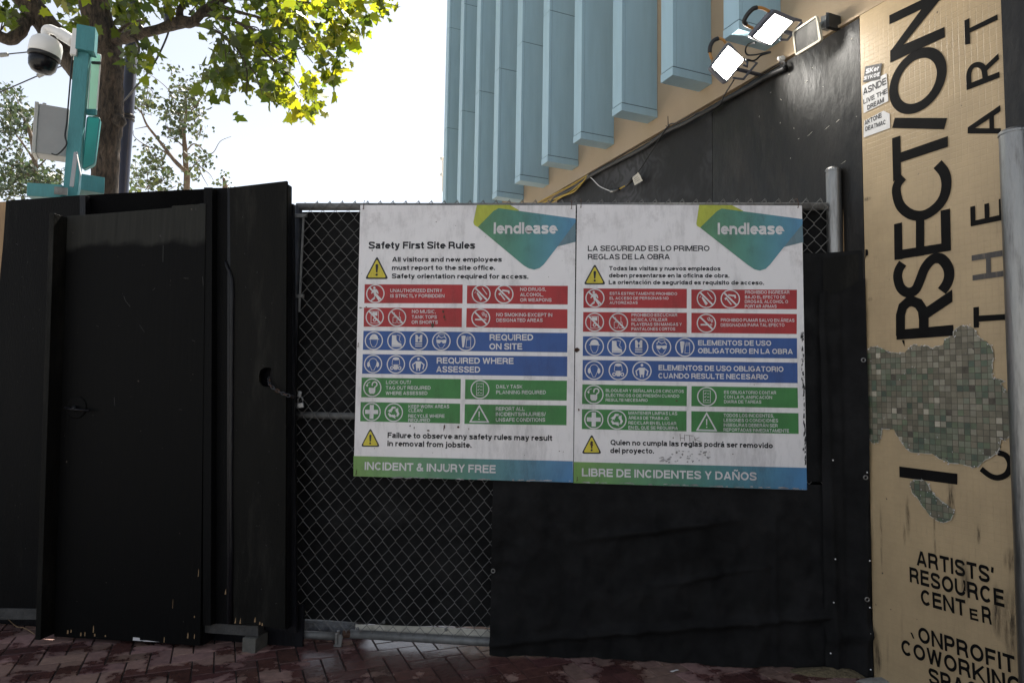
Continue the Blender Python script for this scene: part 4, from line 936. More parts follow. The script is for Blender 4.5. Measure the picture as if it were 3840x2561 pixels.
tag(rd, 'narrow black fabric sheet with a hooked wavy top edge beside the tan pier', 'fabric sheet')
ud = build('upper_drape', cloth('u', None, FENCE, .80, aW - .004, .95, FENCE.loc(3060, 948, .045)[1], lambda a: .0338 + .085 * max(0, (a - .95) / .19) ** 1.2, .0012, 11.0, '', '', 30), M['screen'], None, smooth=True)
tag(ud, 'smooth black sheet right of the Spanish sign above the hooked fabric', 'fabric sheet')
# eyelets along the hems
rw = Matrix((FENCE.ex, Vector((0, 0, 1)), FENCE.nn)).transposed()
for i, (u, v, par, off) in enumerate([(3238, 1350, rd, .165), (3246, 1790, rd, .165), (3252, 2247, rd, .165), (1849, 2140, dr, .065)]):
    mb = MB(); c = FENCE.px(u, v, off); ring = [c + FENCE.ex * (.0095 * cos(t * pi / 8)) + Vector((0, 0, .0095 * sin(t * pi / 8))) for t in range(17)]
    mb.tube(ring, .0032, 6, caps=False); build('eyelet', mb, M['galv'], par, smooth=True)
mb = MB(); r = random.Random(4)
for (x, y) in [(2055, 108), (2070, 730), (2060, 1003), (2040, 1322), (2287, 740), (2287, 1035), (2290, 1200), (2292, 1425), (2270, 185)]:
    c = FENCE.px(1900 + .5955 * x, 1661 + .5955 * y, .125 if x < 2200 else .16); mb = MB(); mb.lathe(c, [(.0042, 0), (.003, .003), (.0005, .0035)], 8, rw); build('pin', mb, M['white_print'], rd)
# footing at the foot of the pier
def lump(name, label, cat, c, sx, sy, sz, mat, seed):
    mb = MB(); vs = []; n, m_ = 22, 6
    for j in range(m_ + 1):
        for i in range(n):
            t, q = 2 * pi * i / n, j / m_; rr = (1 - q ** 2.2) ; k = 1 + .22 * noise.noise(Vector((cos(t) * 1.5, sin(t) * 1.5, seed + q)))
            vs.append((c[0] + sx * rr * k * cos(t), c[1] + sy * rr * k * sin(t), -.01 + sz * q ** .8 * (1 + .2 * noise.noise(Vector((cos(t) * 3, sin(t) * 3, seed))))))
    fs = [(j * n + i, j * n + (i + 1) % n, (j + 1) * n + (i + 1) % n, (j + 1) * n + i) for j in range(m_) for i in range(n)] + [tuple(range(m_ * n, (m_ + 1) * n))]
    mb.add(vs, fs); o = build(name, mb, M[mat], None, smooth=True); return tag(o, label, cat)
M['gravelly'] = pmat('sandy concrete', (.16, .125, .07), .95, .5, 60, .8, 90)
lump('footing', 'sandy concrete footing under the fabric at the foot of the tan pier', 'footing', ground_pt(3135, 2520), .26, .07, .035, 'gravelly', 3)
lump('kerb_stub', 'grey concrete lump at the very foot of the tan pier', 'kerb', ground_pt(3330, 2556), .16, .05, .03, 'concrete', 6)

# chain and padlock between the hoarding and the gate
ch = thing('chain', 'steel chain running from the hole in the black board to the gate upright', 'chain', tuple(HOARD.px(1060, 1460, .06)))
cp = catmull([HOARD.px(*A7(455, 1150), -.01), HOARD.px(*A7(460, 1182), .045), HOARD.px(*A7(490, 1212), .055), HOARD.px(*A7(530, 1233), .055), HOARD.px(*A7(575, 1250), .05), FENCE.px(1108, 1487, .04)], 8)
L_ = [0]
for a, b in zip(cp, cp[1:]): L_.append(L_[-1] + (b - a).length)
k = 0; s_ = 0; step = .0175
while s_ < L_[-1] - .01:
    i = max(j for j in range(len(L_)) if L_[j] <= s_); tng = (cp[min(i + 1, len(cp) - 1)] - cp[i]).normalized(); c = cp[i] + tng * (s_ - L_[i])
    nrm = FENCE.nn if k % 2 else tng.cross(FENCE.nn).normalized(); sd = (nrm - tng * nrm.dot(tng)).normalized()
    ring = [c + tng * (.0135 * cos(2 * pi * t / 12)) + sd * (.0075 * sin(2 * pi * t / 12)) for t in range(13)]
    mb = MB(); mb.tube(ring, .0026, 6, caps=False); build('link', mb, M['rust'] if k % 3 == 2 else M['pipe_dark'], ch, smooth=True); s_ += step; k += 1
lk = thing('padlock', 'small silver padlock hanging on the chain at the gate upright', 'padlock', tuple(FENCE.px(1122, 1500, .05)))
mb = MB(); c = FENCE.px(1126, 1520, .05); mb.box(c, .042, .02, .03, Matrix.Rotation(radians(-6), 3, 'Y')); build('body', mb, M['silver'], lk, bevel=.004)
mb = MB(); mb.tube([c + Vector((-.013, 0, .01)), c + Vector((-.013, 0, .035)), c + Vector((0, 0, .05)), c + Vector((.013, 0, .035)), c + Vector((.013, 0, .01))], .004, 8); build('shackle', mb, M['silver'], lk, smooth=True)
mb = MB(); c = FENCE.px(1124, 1478, .05); mb.box(c, .02, .014, .034, Matrix.Rotation(radians(12), 3, 'Y')); build('keyway_cover', mb, M['silver'], lk, bevel=.002)

# ------------------------------------------------------------------ the two site rules signs
SG = .040
TA = lambda x, y: (1300 + .38282 * x, 720 + .38282 * y)
TB = lambda x, y: (1300 + .41456 * x, 1200 + .41456 * y)
TC = lambda x, y: (2120 + .41685 * x, 720 + .41685 * y)
TD = lambda x, y: (2120 + .42096 * x, 1200 + .42096 * y)
def sl_(tf, p): return FENCE.loc(*tf(*p), SG)
L1, L2, L3, L4 = SG + .0012, SG + .0024, SG + .0036, SG + .0048
def poly_s(mb, tf, pts, off): mb.poly([FENCE.p(a, z, off) for a, z in (sl_(tf, p) for p in pts)])
def stxt(mb, tf, s, x0, x1, yb, h, off, w=.2, gap=.11, sp=.34):
    y0, y1 = yb if isinstance(yb, tuple) else (yb, yb)
    cap = abs(sl_(tf, (x0, y0 - h))[1] - sl_(tf, (x0, y0))[1])
    put_text(mb, FENCE, s, sl_(tf, (x0, y0)), sl_(tf, (x1, y1)), cap, off, w, gap, sp)
# pictograms in a unit circle: ('s', path, width) stroke, ('p', pts) polygon, ('c', x, y, r) disc
def circ(x, y, r, a0=0, a1=360, n=20, ry=None): return arc(x, y, r, ry or r, a0, a1, n)
NO = [('s', [(-.62, .62), (.62, -.62)], .17)]
ICON = {
 'walk': [('c', -.13, .62, .13), ('p', [(-.25, .45), (.1, .5), (.28, .3), (.36, 0), (.26, -.03), (.12, .2), (.1, -.02), (.3, -.35), (.5, -.72), (.38, -.78), (.1, -.36), (-.02, -.22), (-.12, -.45), (-.5, -.72), (-.44, -.82), (-.02, -.55), (-.14, -.1), (-.2, .15), (-.42, -.02), (-.47, .06)])] + NO,
 'bottle': [('p', [(-.5, .1), (-.4, .2), (-.2, -.05), (.15, -.5), (-.05, -.72), (-.32, -.25)]), ('s', [(.1, .65), (.62, -.05)], .08), ('s', [(-.7, .1), (-.55, .28)], .06)] + NO,
 'weapon': [('p', [(-.2, .5), (.55, .42), (.6, .1), (.45, .05), (.42, .25), (-.2, .34)]), ('p', [(-.62, .05), (-.4, .2), (-.25, 0), (-.5, -.12)]), ('s', [(-.32, -.05), (.1, -.6)], .13)] + NO,
 'music': [('s', [(-.4, .62), (.4, .62), (.4, -.65), (-.4, -.65), (-.4, .62)], .05), ('p', [(-.28, .55), (.28, .55), (.28, .15), (-.28, .15)]), ('s', circ(0, -.3, .15), .09)] + NO,
 'shirt': [('s', [(-.3, .55), (-.28, .1), (-.45, 0), (-.45, -.6), (-.1, -.6), (0, -.2), (.1, -.6), (.42, -.6), (.38, .0), (.25, .1), (.25, .6)], .05), ('s', [(-.4, 0), (.36, 0)], .05)] + NO,
 'smoke': [('p', [(-.6, -.08), (.3, -.08), (.3, -.24), (-.6, -.24)]), ('s', [(.42, -.06), (.42, -.26)], .07), ('s', [(.55, -.06), (.55, -.26)], .07), ('s', [(.1, .55), (.2, .3), (.5, .28), (.56, .05)], .06), ('s', [(.15, .6), (.35, .6), (.3, .42), (.6, .4), (.66, .1)], .06)] + NO,
 'hat': [('p', [(-.55, .2)] + circ(0, .2, .46, 180, 0, 14, .52) + [(.58, .2), (.58, .12), (-.55, .12)]), ('s', [(-.4, .1), (-.36, -.3), (-.15, -.68), (.15, -.68), (.36, -.3), (.4, .1)], .05)],
 'boot': [('p', [(-.5, .6), (-.02, .6), (0, .1), (.2, -.15), (.55, -.32), (.58, -.5), (-.5, -.5)]), ('p', [(-.5, -.54), (.6, -.54), (.6, -.66), (-.5, -.66)]), ('s', [(.05, .62), (.4, .55), (.3, .1), (.5, -.15)], .05)],
 'vest': [('p', [(-.38, .66), (-.2, .68), (0, .35), (-.12, .1), (0, -.15), (-.36, -.15)]), ('p', [(.38, .66), (.2, .68), (0, .35), (.12, .1), (0, -.15), (.36, -.15)]), ('p', [(-.38, -.26), (.38, -.26), (.38, -.38), (-.38, -.38)]), ('p', [(-.38, -.5), (.38, -.5), (.38, -.6), (-.38, -.6)])],
 'goggle': [('p', [(-.55, .18), (0, .12), (.55, .18), (.5, -.18), (.2, -.25), (0, -.05), (-.2, -.25), (-.5, -.18)]), ('s', [(-.55, .35), (-.3, .55), (0, .35), (.3, .5), (.55, .28)], .07), ('s', [(-.42, -.3), (-.15, -.72), (.15, -.72), (.42, -.3)], .05), ('s', [(-.5, .25), (-.3, .7), (.3, .72), (.5, .25)], .05)],
 'glove': [('p', [(-.5, .6), (-.3, .64), (-.05, .6), (-.2, -.6), (-.38, -.62)]), ('s', [(.0, .5), (.05, .1), (0, -.62), (.5, -.62), (.5, .5), (.4, .5), (.4, .15), (.3, .55), (.26, .15), (.16, .55), (.14, .1)], .05)],
 'muffs': [('p', [(-.52, .25), (-.4, .2), (-.32, -.2), (-.5, -.38), (-.66, -.2), (-.64, .1)]), ('p', [(.52, .25), (.4, .2), (.32, -.2), (.5, -.38), (.66, -.2), (.64, .1)]), ('s', circ(0, .1, .46, 170, 10, 12, .5), .06), ('s', [(-.32, -.2), (-.12, -.7), (.12, -.7), (.32, -.2)], .05)],
 'mask': [('p', circ(0, .6, .34, 0, 180, 10, .16) + [(-.38, .5), (0, .42), (.38, .5)]), ('s', [(-.36, .5), (-.42, 0), (-.2, -.15)], .05), ('s', [(.36, .5), (.42, 0), (.2, -.15)], .05), ('p', [(-.2, -.02), (.2, -.02), (.26, -.4), (.14, -.6), (-.14, -.6), (-.26, -.4)]), ('s', circ(-.42, -.4, .15), .1), ('s', circ(.42, -.4, .15), .1)],
 'harness': [('c', 0, .6, .14), ('p', [(-.3, .34), (.3, .34), (.24, -.4), (-.24, -.4)]), ('s', [(-.24, .28), (-.62, -.02), (-.5, -.5)], .12), ('s', [(.24, .28), (.62, -.02), (.5, -.5)], .12), ('s', [(-.14, -.4), (-.14, -.68)], .12), ('s', [(.14, -.4), (.14, -.68)], .12)],
 'lock': [('p', [(-.38, -.02), (.34, -.02), (.34, -.45), (.2, -.66), (-.24, -.66), (-.38, -.45)]), ('s', [(.22, 0)] + circ(.25, .36, .26, -60, 180, 12) + [(-.02, .2)], .13), ('s', [(-.62, .15), (-.5, .5), (-.25, .6)], .06), ('p', [(-.74, .3), (-.55, .05), (-.45, .3)])],
 'list': [('s', [(-.36, .62), (.36, .62), (.36, -.62), (-.36, -.62), (-.36, .66)], .05)] + [q for y in (.32, -.02, -.36) for q in (('s', [(-.25, y), (-.18, y - .07), (-.06, y + .1)], .06), ('s', [(.02, y - .02), (.26, y - .02)], .06))],
 'cross': [('p', [(-.22, .75), (.22, .75), (.22, .22), (.72, .22), (.72, -.22), (.22, -.22), (.22, -.75), (-.22, -.75), (-.22, -.22), (-.72, -.22), (-.72, .22), (-.22, .22)])],
 'cycle': [],
}
for a in (90, 210, 330):
    R2 = lambda x, y, a=a: (x * cos(radians(a - 90)) - y * sin(radians(a - 90)), x * sin(radians(a - 90)) + y * cos(radians(a - 90)))
    ICON['cycle'] += [('p', [R2(-.42, .22), R2(-.2, .62), R2(.18, .62), R2(.08, .4), R2(-.08, .4), R2(-.2, .12)]), ('p', [R2(.12, .66), R2(.3, .36), R2(.46, .52), R2(.5, .1), R2(.08, .2), R2(.22, .3)])]
def icon(mb, tf, kind, cx, cy, r, off, ring=True):
    C_ = sl_(tf, (cx, cy)); rr = abs(sl_(tf, (cx + r, cy))[0] - C_[0])
    def put(q, k): mb.poly([FENCE.p(C_[0] + x * rr, C_[1] + y * rr, off + k * .00012) for x, y in q])
    if ring:
        for q in ribbon(arc(0, 0, .945, .945, 0, 350, 35), .115, True): put(q, 0)
    for k, it in enumerate(ICON[kind]):
        if it[0] == 'p': put(it[1], k + 1)
        elif it[0] == 'c': put(circ(it[1], it[2], it[3])[:-1], k + 1)
        else:
            for q in ribbon(it[1], it[2]): put(q, k + 1)
def warn(root, tf, top, bl, br, bang=True):
    cx = (bl[0] + br[0]) / 2; P = [sl_(tf, p) for p in (top, bl, br)]; cen = (sum(p[0] for p in P) / 3, sum(p[1] for p in P) / 3)
    def rounded(k, r):
        out = []
        Q = [(cen[0] + (p[0] - cen[0]) * k, cen[1] + (p[1] - cen[1]) * k) for p in P]
        for i in range(3):
            a, b, c = Vector(Q[i - 1]), Vector(Q[i]), Vector(Q[(i + 1) % 3]); u = (a - b).normalized(); v = (c - b).normalized()
            for t in range(5):
                t /= 4; p = b + u * r * (1 - t) ** 2 + v * r * t ** 2; out.append((p.x, p.y))
        return out
    mb = MB(); mb.poly([FENCE.p(a, z, L1) for a, z in rounded(1.06, .016)][::-1]); t = build('warning_triangle', mb, M['dark_print'], root)
    mb = MB(); mb.poly([FENCE.p(a, z, L2) for a, z in rounded(.85, .012)][::-1]); build('yellow_field', mb, M['sign_yellow'], t)
    mb = MB(); h = (P[0][1] - P[1][1]); x = cen[0]; z0 = P[1][1]
    mb.poly([FENCE.p(x + dx * h, z0 + dz * h, L3) for dx, dz in ((-.035, .28), (.035, .28), (.065, .62), (.035, .66), (-.035, .66), (-.065, .62))])
    mb.poly([FENCE.p(x + .055 * h * cos(k * pi / 6), z0 + .18 * h + .055 * h * sin(k * pi / 6), L3) for k in range(12)])
    build('exclamation_mark', mb, M['dark_print'], t)
def rule(root, tf, quad, mat, texts=(), icons=(), tri=None):
    mb = MB(); poly_s(mb, tf, [quad[3], quad[2], quad[1], quad[0]], L1); p = build('rule_panel', mb, M[mat], root)
    if texts:
        mb = MB()
        for tx in texts: stxt(mb, tf, *tx, L2, .168 if tx[4] < 40 else .2, .15 if tx[4] < 40 else .11)
        build('lettering', mb, M['white_print'], p)
    for ic in icons:
        mb = MB(); icon(mb, tf, *ic, L2); build('pictogram', mb, M['white_print'], p)
    if tri:
        mb = MB(); P = [sl_(tf, q) for q in tri]
        for q in ribbon(P, .0075, True): mb.poly([FENCE.p(x.x, x.y, L2) for x in q])
        x = P[0][0]; z0 = P[1][1]; h = P[0][1] - z0
        mb.poly([FENCE.p(x + dx * h, z0 + dz * h, L2) for dx, dz in ((-.025, .3), (.025, .3), (.035, .66), (-.035, .66))]); mb.poly([FENCE.p(x + .04 * h * cos(k * pi / 5), z0 + .18 * h + .04 * h * sin(k * pi / 5), L2) for k in range(10)])
        build('pictogram', mb, M['white_print'], p)
def sign(label, corners, logo):
    (tf0, tl), (tf1, tr), (tf2, br), (tf3, bl) = corners
    q = [sl_(tf3, bl), sl_(tf2, br), sl_(tf1, tr), sl_(tf0, tl)]
    o = FENCE.p(q[0][0], 0, SG); o.z = min(q[0][1], q[1][1])
    t = thing('safety_sign', label, 'sign', tuple(o), 'site rules signs wired to the gate')
    mb = MB(); mb.slab(FENCE, q, SG - .0006, .004); build('backing', mb, M['sign_edge'], t)
    mb = MB(); e = .0012; mb.poly([FENCE.p(q[0][0] + e, q[0][1] + e, SG + .0003), FENCE.p(q[1][0] - e, q[1][1] + e, SG + .0003), FENCE.p(q[2][0] - e, q[2][1] - e, SG + .0003), FENCE.p(q[3][0] + e, q[3][1] - e, SG + .0003)]); build('face', mb, M['sign_white'], t)
    tf, yl, mn, gr, (lx0, lx1, ly, lh) = logo
    mb = MB(); poly_s(mb, tf, yl[::-1], L1); lg = build('logo_corner', mb, M['logo_yellow'], t)
    x0 = sl_(tf, (mn[0][0] - 240, 0))[0] - q[0][0]; x1 = sl_(tf, (mn[2][0], 0))[0] - q[0][0]
    gm_ = gradmat('logo gradient', x0, x1, (.085, .24, .075), (.07, .24, .42), (.06, .235, .185), coat=.12)
    mb = MB(); poly_s(mb, tf, mn[::-1], L2); lm = build('logo_shape', mb, gm_, t)
    mb = MB(); poly_s(mb, tf, gr[::-1], L1 + .0002); build('logo_tail', mb, M['logo_grey'], t)
    mb = MB(); stxt(mb, tf, 'lendlease', lx0, lx1, ly, lh, L3, .215, .08); build('lettering', mb, M['white_print'], lm)
    return t, q
def bodytext(root, tf, lines, name='lettering', w=.225):
    mb = MB()
    for s, x0, x1, yb, h in lines: stxt(mb, tf, s, x0, x1, yb, h, L1, w, .085)
    build(name, mb, M['dark_print'], root)
def footer(root, tf, quad, txt, q):
    gm_ = gradmat('footer gradient', 0, q[1][0] - q[0][0], (.15, .32, .055), (.05, .20, .42), (.065, .235, .17), coat=.12)
    mb = MB(); poly_s(mb, tf, [quad[3], quad[2], quad[1], quad[0]], L1); f = build('footer_band', mb, gm_, root)
    mb = MB(); stxt(mb, tf, *txt, L2, .205); build('lettering', mb, M['white_print'], f)
def tie(root, tf, x, y, up=.05, mat='rust', side=.0):
    a, z = sl_(tf, (x, y)); mb = MB()
    mb.tube([FENCE.p(a, z, SG - .001), FENCE.p(a, z, SG + .005), FENCE.p(a + .001, z + .02, SG + .006), FENCE.p(a + side, z + up, .032), FENCE.p(a + side - .005, z + up + .006, .0)], .0018, 5)
    mb.tube([FENCE.p(a - .004, z - .002, SG + .004), FENCE.p(a + .003, z + .001, SG + .005)], .002, 5); build('wire_tie', mb, M[mat], root)

s1, q1 = sign('English site rules sign headed Safety First Site Rules, left on the gate', [(TA, (132, 128)), (TA, (2246, 130)), (TB, (2049, 1470)), (TB, (61, 1412))],
  (TA, [(1275, 129), (1600, 129), (1685, 178), (1700, 400), (1285, 346), (1252, 328), (1241, 300)],
   [(1440, 188), (1490, 161), (2242, 263), (2242, 296), (2064, 538), (1930, 712), (1890, 746), (1838, 762), (1785, 750), (1736, 722), (1285, 346)],
   [(2242, 296), (2242, 490), (2062, 536), (1900, 500)], (1440, 2058, 412, 112)))
bodytext(s1, TA, [('Safety First Site Rules', 215, 1257, 558, 70)], 'heading', .23)
warn(s1, TA, (298, 636), (186, 850), (404, 850))
bodytext(s1, TA, [('All visitors and new employees', 445, 1520, 685, 47), ('must report to the site office.', 443, 1453, 766, 47), ('Safety orientation required for access.', 442, 1780, (847, 852), 47)])
rule(s1, TA, [(177, 905), (1137, 908), (1135, 1092), (173, 1090)], 'sign_red', [('UNAUTHORIZED ENTRY', 428, 937, 983, 33), ('IS STRICTLY FORBIDDEN', 428, 958, 1035, 33)], [('walk', 282, 997, 90)])
rule(s1, TA, [(1180, 917), (2167, 920), (2165, 1103), (1177, 1093)], 'sign_red', [('NO DRUGS,', 1700, 1952, 970, 33), ('ALCOHOL,', 1700, 1925, 1023, 33), ('OR WEAPONS', 1700, 2007, 1075, 33)], [('bottle', 1318, 1001, 92), ('weapon', 1542, 1003, 92)])
rule(s1, TA, [(170, 1133), (1130, 1138), (1128, 1325), (167, 1320)], 'sign_red', [('NO MUSIC,', 640, 873, 1188, 33), ('TANK TOPS', 638, 884, 1241, 33), ('OR SHORTS', 637, 893, 1292, 33)], [('music', 276, 1226, 89), ('shirt', 495, 1229, 89)])
rule(s1, TA, [(1175, 1138), (2163, 1150), (2162, 1338), (1171, 1326)], 'sign_red', [('NO SMOKING EXCEPT IN', 1466, 2013, (1219, 1222), 34), ('DESIGNATED AREAS', 1466, 1920, 1273, 34)], [('smoke', 1314, 1236, 92)])
rule(s1, TB, [(152, 98), (1997, 117), (1995, 293), (147, 270)], 'sign_blue', [('REQUIRED', 1293, 1687, 185, 56), ('ON SITE', 1291, 1588, 267, 56)], [('hat', 247, 187, 82), ('boot', 451, 188, 83), ('vest', 653, 190, 83), ('goggle', 857, 192, 84), ('glove', 1080, 195, 85)])
rule(s1, TB, [(146, 308), (1996, 330), (1994, 510), (140, 485)], 'sign_blue', [('REQUIRED WHERE', 815, 1510, (393, 398), 55), ('ASSESSED', 811, 1207, (472, 476), 55)], [('muffs', 240, 397, 82), ('mask', 446, 400, 83), ('harness', 649, 402, 83)])
rule(s1, TB, [(136, 520), (1033, 533), (1030, 712), (132, 698)], 'sign_green', [('LOCK OUT/', 357, 582, 578, 31), ('TAG OUT REQUIRED', 355, 760, 628, 31), ('WHERE ASSESSED', 354, 731, 676, 31)], [('lock', 233, 611, 82)])
rule(s1, TB, [(1073, 537), (1993, 548), (1990, 728), (1070, 715)], 'sign_green', [('DAILY TASK', 1354, 1590, 618, 32), ('PLANNING REQUIRED', 1353, 1802, 669, 32)], [('list', 1206, 627, 85)])
rule(s1, TB, [(127, 740), (1027, 756), (1025, 936), (123, 915)], 'sign_green', [('KEEP WORK AREAS', 560, 928, 796, 30), ('CLEAN', 560, 685, 832, 30), ('RECYCLE WHERE', 558, 886, 882, 30), ('REQUIRED', 558, 755, 920, 30)], [('cross', 227, 830, 82), ('cycle', 427, 835, 83)])
rule(s1, TB, [(1069, 760), (1990, 773), (1988, 951), (1065, 938)], 'sign_green', [('REPORT ALL', 1350, 1610, 819, 33), ('INCIDENTS/INJURIES/', 1350, 1800, 867, 33), ('UNSAFE CONDITIONS', 1350, 1796, 918, 33)], tri=[(1200, 776), (1118, 920), (1281, 921)])
warn(s1, TB, (215, 980), (132, 1141), (298, 1143))
bodytext(s1, TB, [('Failure to observe any safety rules may result', 370, 1858, (1065, 1092), 51), ('in removal from jobsite.', 368, 1130, (1139, 1155), 51)])
footer(s1, TB, [(62, 1228), (2046, 1275), (2048, 1468), (62, 1411)], ('INCIDENT & INJURY FREE', 163, 1348, (1353, 1384), 72), q1)
for x, y in ((166, 168), (2202, 165)): tie(s1, TA, x, y)
for x, y in ((105, 240), (88, 1390)): tie(s1, TB, x, y, .01)

s2, q2 = sign('Spanish site rules sign headed La seguridad es lo primero, right on the gate', [(TC, (104, 112)), (TC, (2130, 122)), (TD, (2153, 1514)), (TD, (72, 1452))],
  (TC, [(1203, 119), (1500, 121), (1600, 172), (1620, 380), (1212, 323), (1186, 308), (1178, 290)],
   [(1362, 176), (1405, 151), (2132, 246), (2132, 290), (1965, 497), (1840, 655), (1802, 692), (1750, 708), (1700, 697), (1650, 664), (1212, 323)],
   [(2132, 290), (2140, 453), (1960, 498), (1800, 470)], (1370, 1960, 385, 105)))
bodytext(s2, TC, [('LA SEGURIDAD ES LO PRIMERO', 202, 1297, 533, 49), ('REGLAS DE LA OBRA', 202, 940, 608, 49)], 'heading', .195)
warn(s2, TC, (265, 652), (169, 830), (359, 830))
bodytext(s2, TC, [('Todas las visitas y nuevos empleados', 393, 1395, (706, 709), 38), ('deben presentarse en la oficina de obra.', 392, 1475, (769, 772), 38), ('La orientación de seguridad es requisito de acceso.', 390, 1787, (831, 836), 38)])
rule(s2, TC, [(163, 868), (1093, 872), (1092, 1047), (162, 1043)], 'sign_red', [('ESTÁ ESTRICTAMENTE PROHIBIDO', 400, 1005, (926, 929), 25), ('EL ACCESO DE PERSONAS NO', 398, 928, 969, 25), ('AUTORIZADAS', 398, 650, 1009, 25)], [('walk', 266, 955, 86)])
rule(s2, TC, [(1133, 877), (2083, 880), (2082, 1055), (1133, 1050)], 'sign_red', [('PROHIBIDO INGRESAR', 1615, 2015, 917, 28), ('BAJO EL EFECTO DE', 1615, 1978, 960, 28), ('DROGAS, ALCOHOL O', 1614, 2002, 1001, 28), ('PORTAR ARMAS', 1614, 1900, 1043, 28)], [('bottle', 1268, 960, 87), ('weapon', 1483, 963, 87)])
rule(s2, TC, [(161, 1080), (1093, 1087), (1092, 1268), (158, 1257)], 'sign_red', [('PROHIBIDO ESCUCHAR', 595, 1006, 1121, 27), ('MÚSICA, ÚTILIZAR', 595, 916, 1163, 27), ('PLAYERAS SIN MANGAS Y', 594, 1047, 1204, 27), ('PANTALONES CORTOS', 594, 988, 1246, 27)], [('music', 263, 1171, 85), ('shirt', 478, 1173, 86)])
rule(s2, TC, [(1134, 1087), (2082, 1098), (2081, 1278), (1133, 1268)], 'sign_red', [('PROHIBIDO FUMAR SALVO EN ÁREAS', 1398, 2060, (1166, 1170), 28), ('DESIGNADAS PARA TAL EFECTO', 1397, 1970, 1211, 28)], [('smoke', 1268, 1181, 87)])
rule(s2, TD, [(157, 145), (2063, 162), (2064, 342), (155, 320)], 'sign_blue', [('ELEMENTOS DE USO', 1182, 1833, (226, 230), 46), ('OBLIGATORIO EN LA OBRA', 1181, 2025, (296, 304), 46)], [('hat', 259, 235, 85), ('boot', 457, 236, 85), ('vest', 653, 237, 86), ('goggle', 857, 240, 86), ('glove', 1064, 243, 86)])
rule(s2, TD, [(155, 355), (2067, 380), (2069, 562), (152, 535)], 'sign_blue', [('ELEMENTOS DE USO OBLIGATORIO', 830, 1942, (447, 462), 47), ('CUANDO RESULTE NECESARIO', 828, 1805, (519, 530), 47)], [('muffs', 256, 447, 85), ('mask', 471, 450, 86), ('harness', 682, 453, 86)])
rule(s2, TD, [(152, 572), (1083, 588), (1081, 767), (148, 748)], 'sign_green', [('BLOQUEAR Y SEÑALAR LOS CIRCUITOS', 360, 1055, (639, 648), 26), ('ELÉCTRICOS O DE PRESIÓN CUANDO', 360, 1015, (682, 690), 26), ('RESULTE NECESARIO', 359, 733, (724, 727), 26)], [('lock', 255, 662, 85)])
rule(s2, TD, [(1124, 588), (2069, 603), (2072, 783), (1122, 767)], 'sign_green', [('ES OBLIGATORIO CONTAR', 1413, 1877, (656, 661), 28), ('CON LA PLANIFICACIÓN', 1413, 1840, (698, 703), 28), ('DIARIA DE TAREAS', 1413, 1745, (740, 743), 28)], [('list', 1260, 681, 87)])
rule(s2, TD, [(148, 793), (1080, 810), (1079, 991), (147, 970)], 'sign_green', [('MANTENER LIMPIAS LAS', 562, 996, (840, 846), 28), ('ÁREAS DE TRABAJO.', 562, 927, (883, 888), 27), ('RECICLAR EN EL LUGAR', 562, 988, (928, 934), 28), ('EN EL QUE SE REQUIERA', 561, 1001, (970, 976), 28)], [('cross', 253, 885, 85), ('cycle', 459, 888, 86)])
rule(s2, TD, [(1122, 811), (2076, 829), (2078, 1013), (1122, 995)], 'sign_green', [('TODOS LOS INCIDENTES,', 1410, 1857, (862, 867), 29), ('LESIONES O CONDICIONES', 1410, 1895, (905, 910), 29), ('INSEGURAS DEBERÁN SER', 1410, 1890, (948, 954), 29), ('REPORTADAS INMEDIATAMENTE', 1409, 1992, (990, 1000), 29)], tri=[(1258, 830), (1173, 979), (1342, 983)])
warn(s2, TD, (235, 1020), (148, 1186), (320, 1187))
bodytext(s2, TD, [('Quien no cumpla las reglas podrá ser removido', 402, 1848, (1112, 1141), 48), ('del proyecto.', 400, 790, (1184, 1188), 48)])
footer(s2, TD, [(76, 1262), (2148, 1315), (2152, 1511), (73, 1450)], ('LIBRE DE INCIDENTES Y DAÑOS', 147, 1703, (1390, 1428), 72), q2)
for x, y in ((140, 140), (2092, 142)): tie(s2, TC, x, y)
tie(s2, TD, 105, 1428, .01)
# scratches, rust pits and smears on the two signs
def pits(root, tf, spots, mat='rust', name='rust_pit', off=L4):
    mb = MB(); r = random.Random(len(spots))
    for x, y, sx, sy in spots:
        mb.poly([FENCE.p(a, z, off) for a, z in (sl_(tf, (x + sx * cos(t) * r.uniform(.45, 1.1), y + sy * sin(t) * r.uniform(.45, 1.1))) for t in (0, -.9, -1.8, -2.7, -3.6, -4.5, -5.4))])
    build(name, mb, M[mat], root)
pits(s1, TB, [(576, 956, 9, 10), (612, 975, 5, 18), (738, 1000, 14, 10), (886, 965, 10, 34), (880, 985, 5, 22), (1010, 968, 13, 16), (1106, 985, 5, 16), (778, 45, 16, 28), (1925, 1185, 8, 5), (1960, 1190, 6, 5), (1610, 1221, 4, 4), (2085, 270, 24, 26), (780, 1198, 4, 4), (255, 1160, 3, 6)])
pits(s1, TA, [(945, 1175, 16, 20), (955, 1225, 12, 22), (968, 1250, 14, 8), (255, 575, 10, 8), (1070, 333, 5, 4), (1363, 441, 5, 4), (878, 297, 8, 6), (1240, 562, 4, 9), (2110, 675, 4, 4), (140, 1135, 22, 7), (195, 1128, 12, 8), (553, 1035, 4, 16), (1978, 835, 4, 4), (1668, 286, 4, 4), (1730, 240, 3, 8), (150, 800, 4, 4)])
pits(s1, TA, [(1790, 390, 50, 9)], 'rust', 'scratch')
pits(s2, TD, [(100, 265, 30, 24), (960, 1048, 7, 9), (990, 718, 14, 8), (235, 1110, 16, 28), (1490, 1192, 8, 5), (2105, 265, 8, 14), (2125, 866, 6, 6), (2110, 350, 20, 4), (98, 538, 4, 4), (1682, 576, 6, 4), (485, 1270, 5, 4), (120, 800, 10, 16)])
mb = MB()
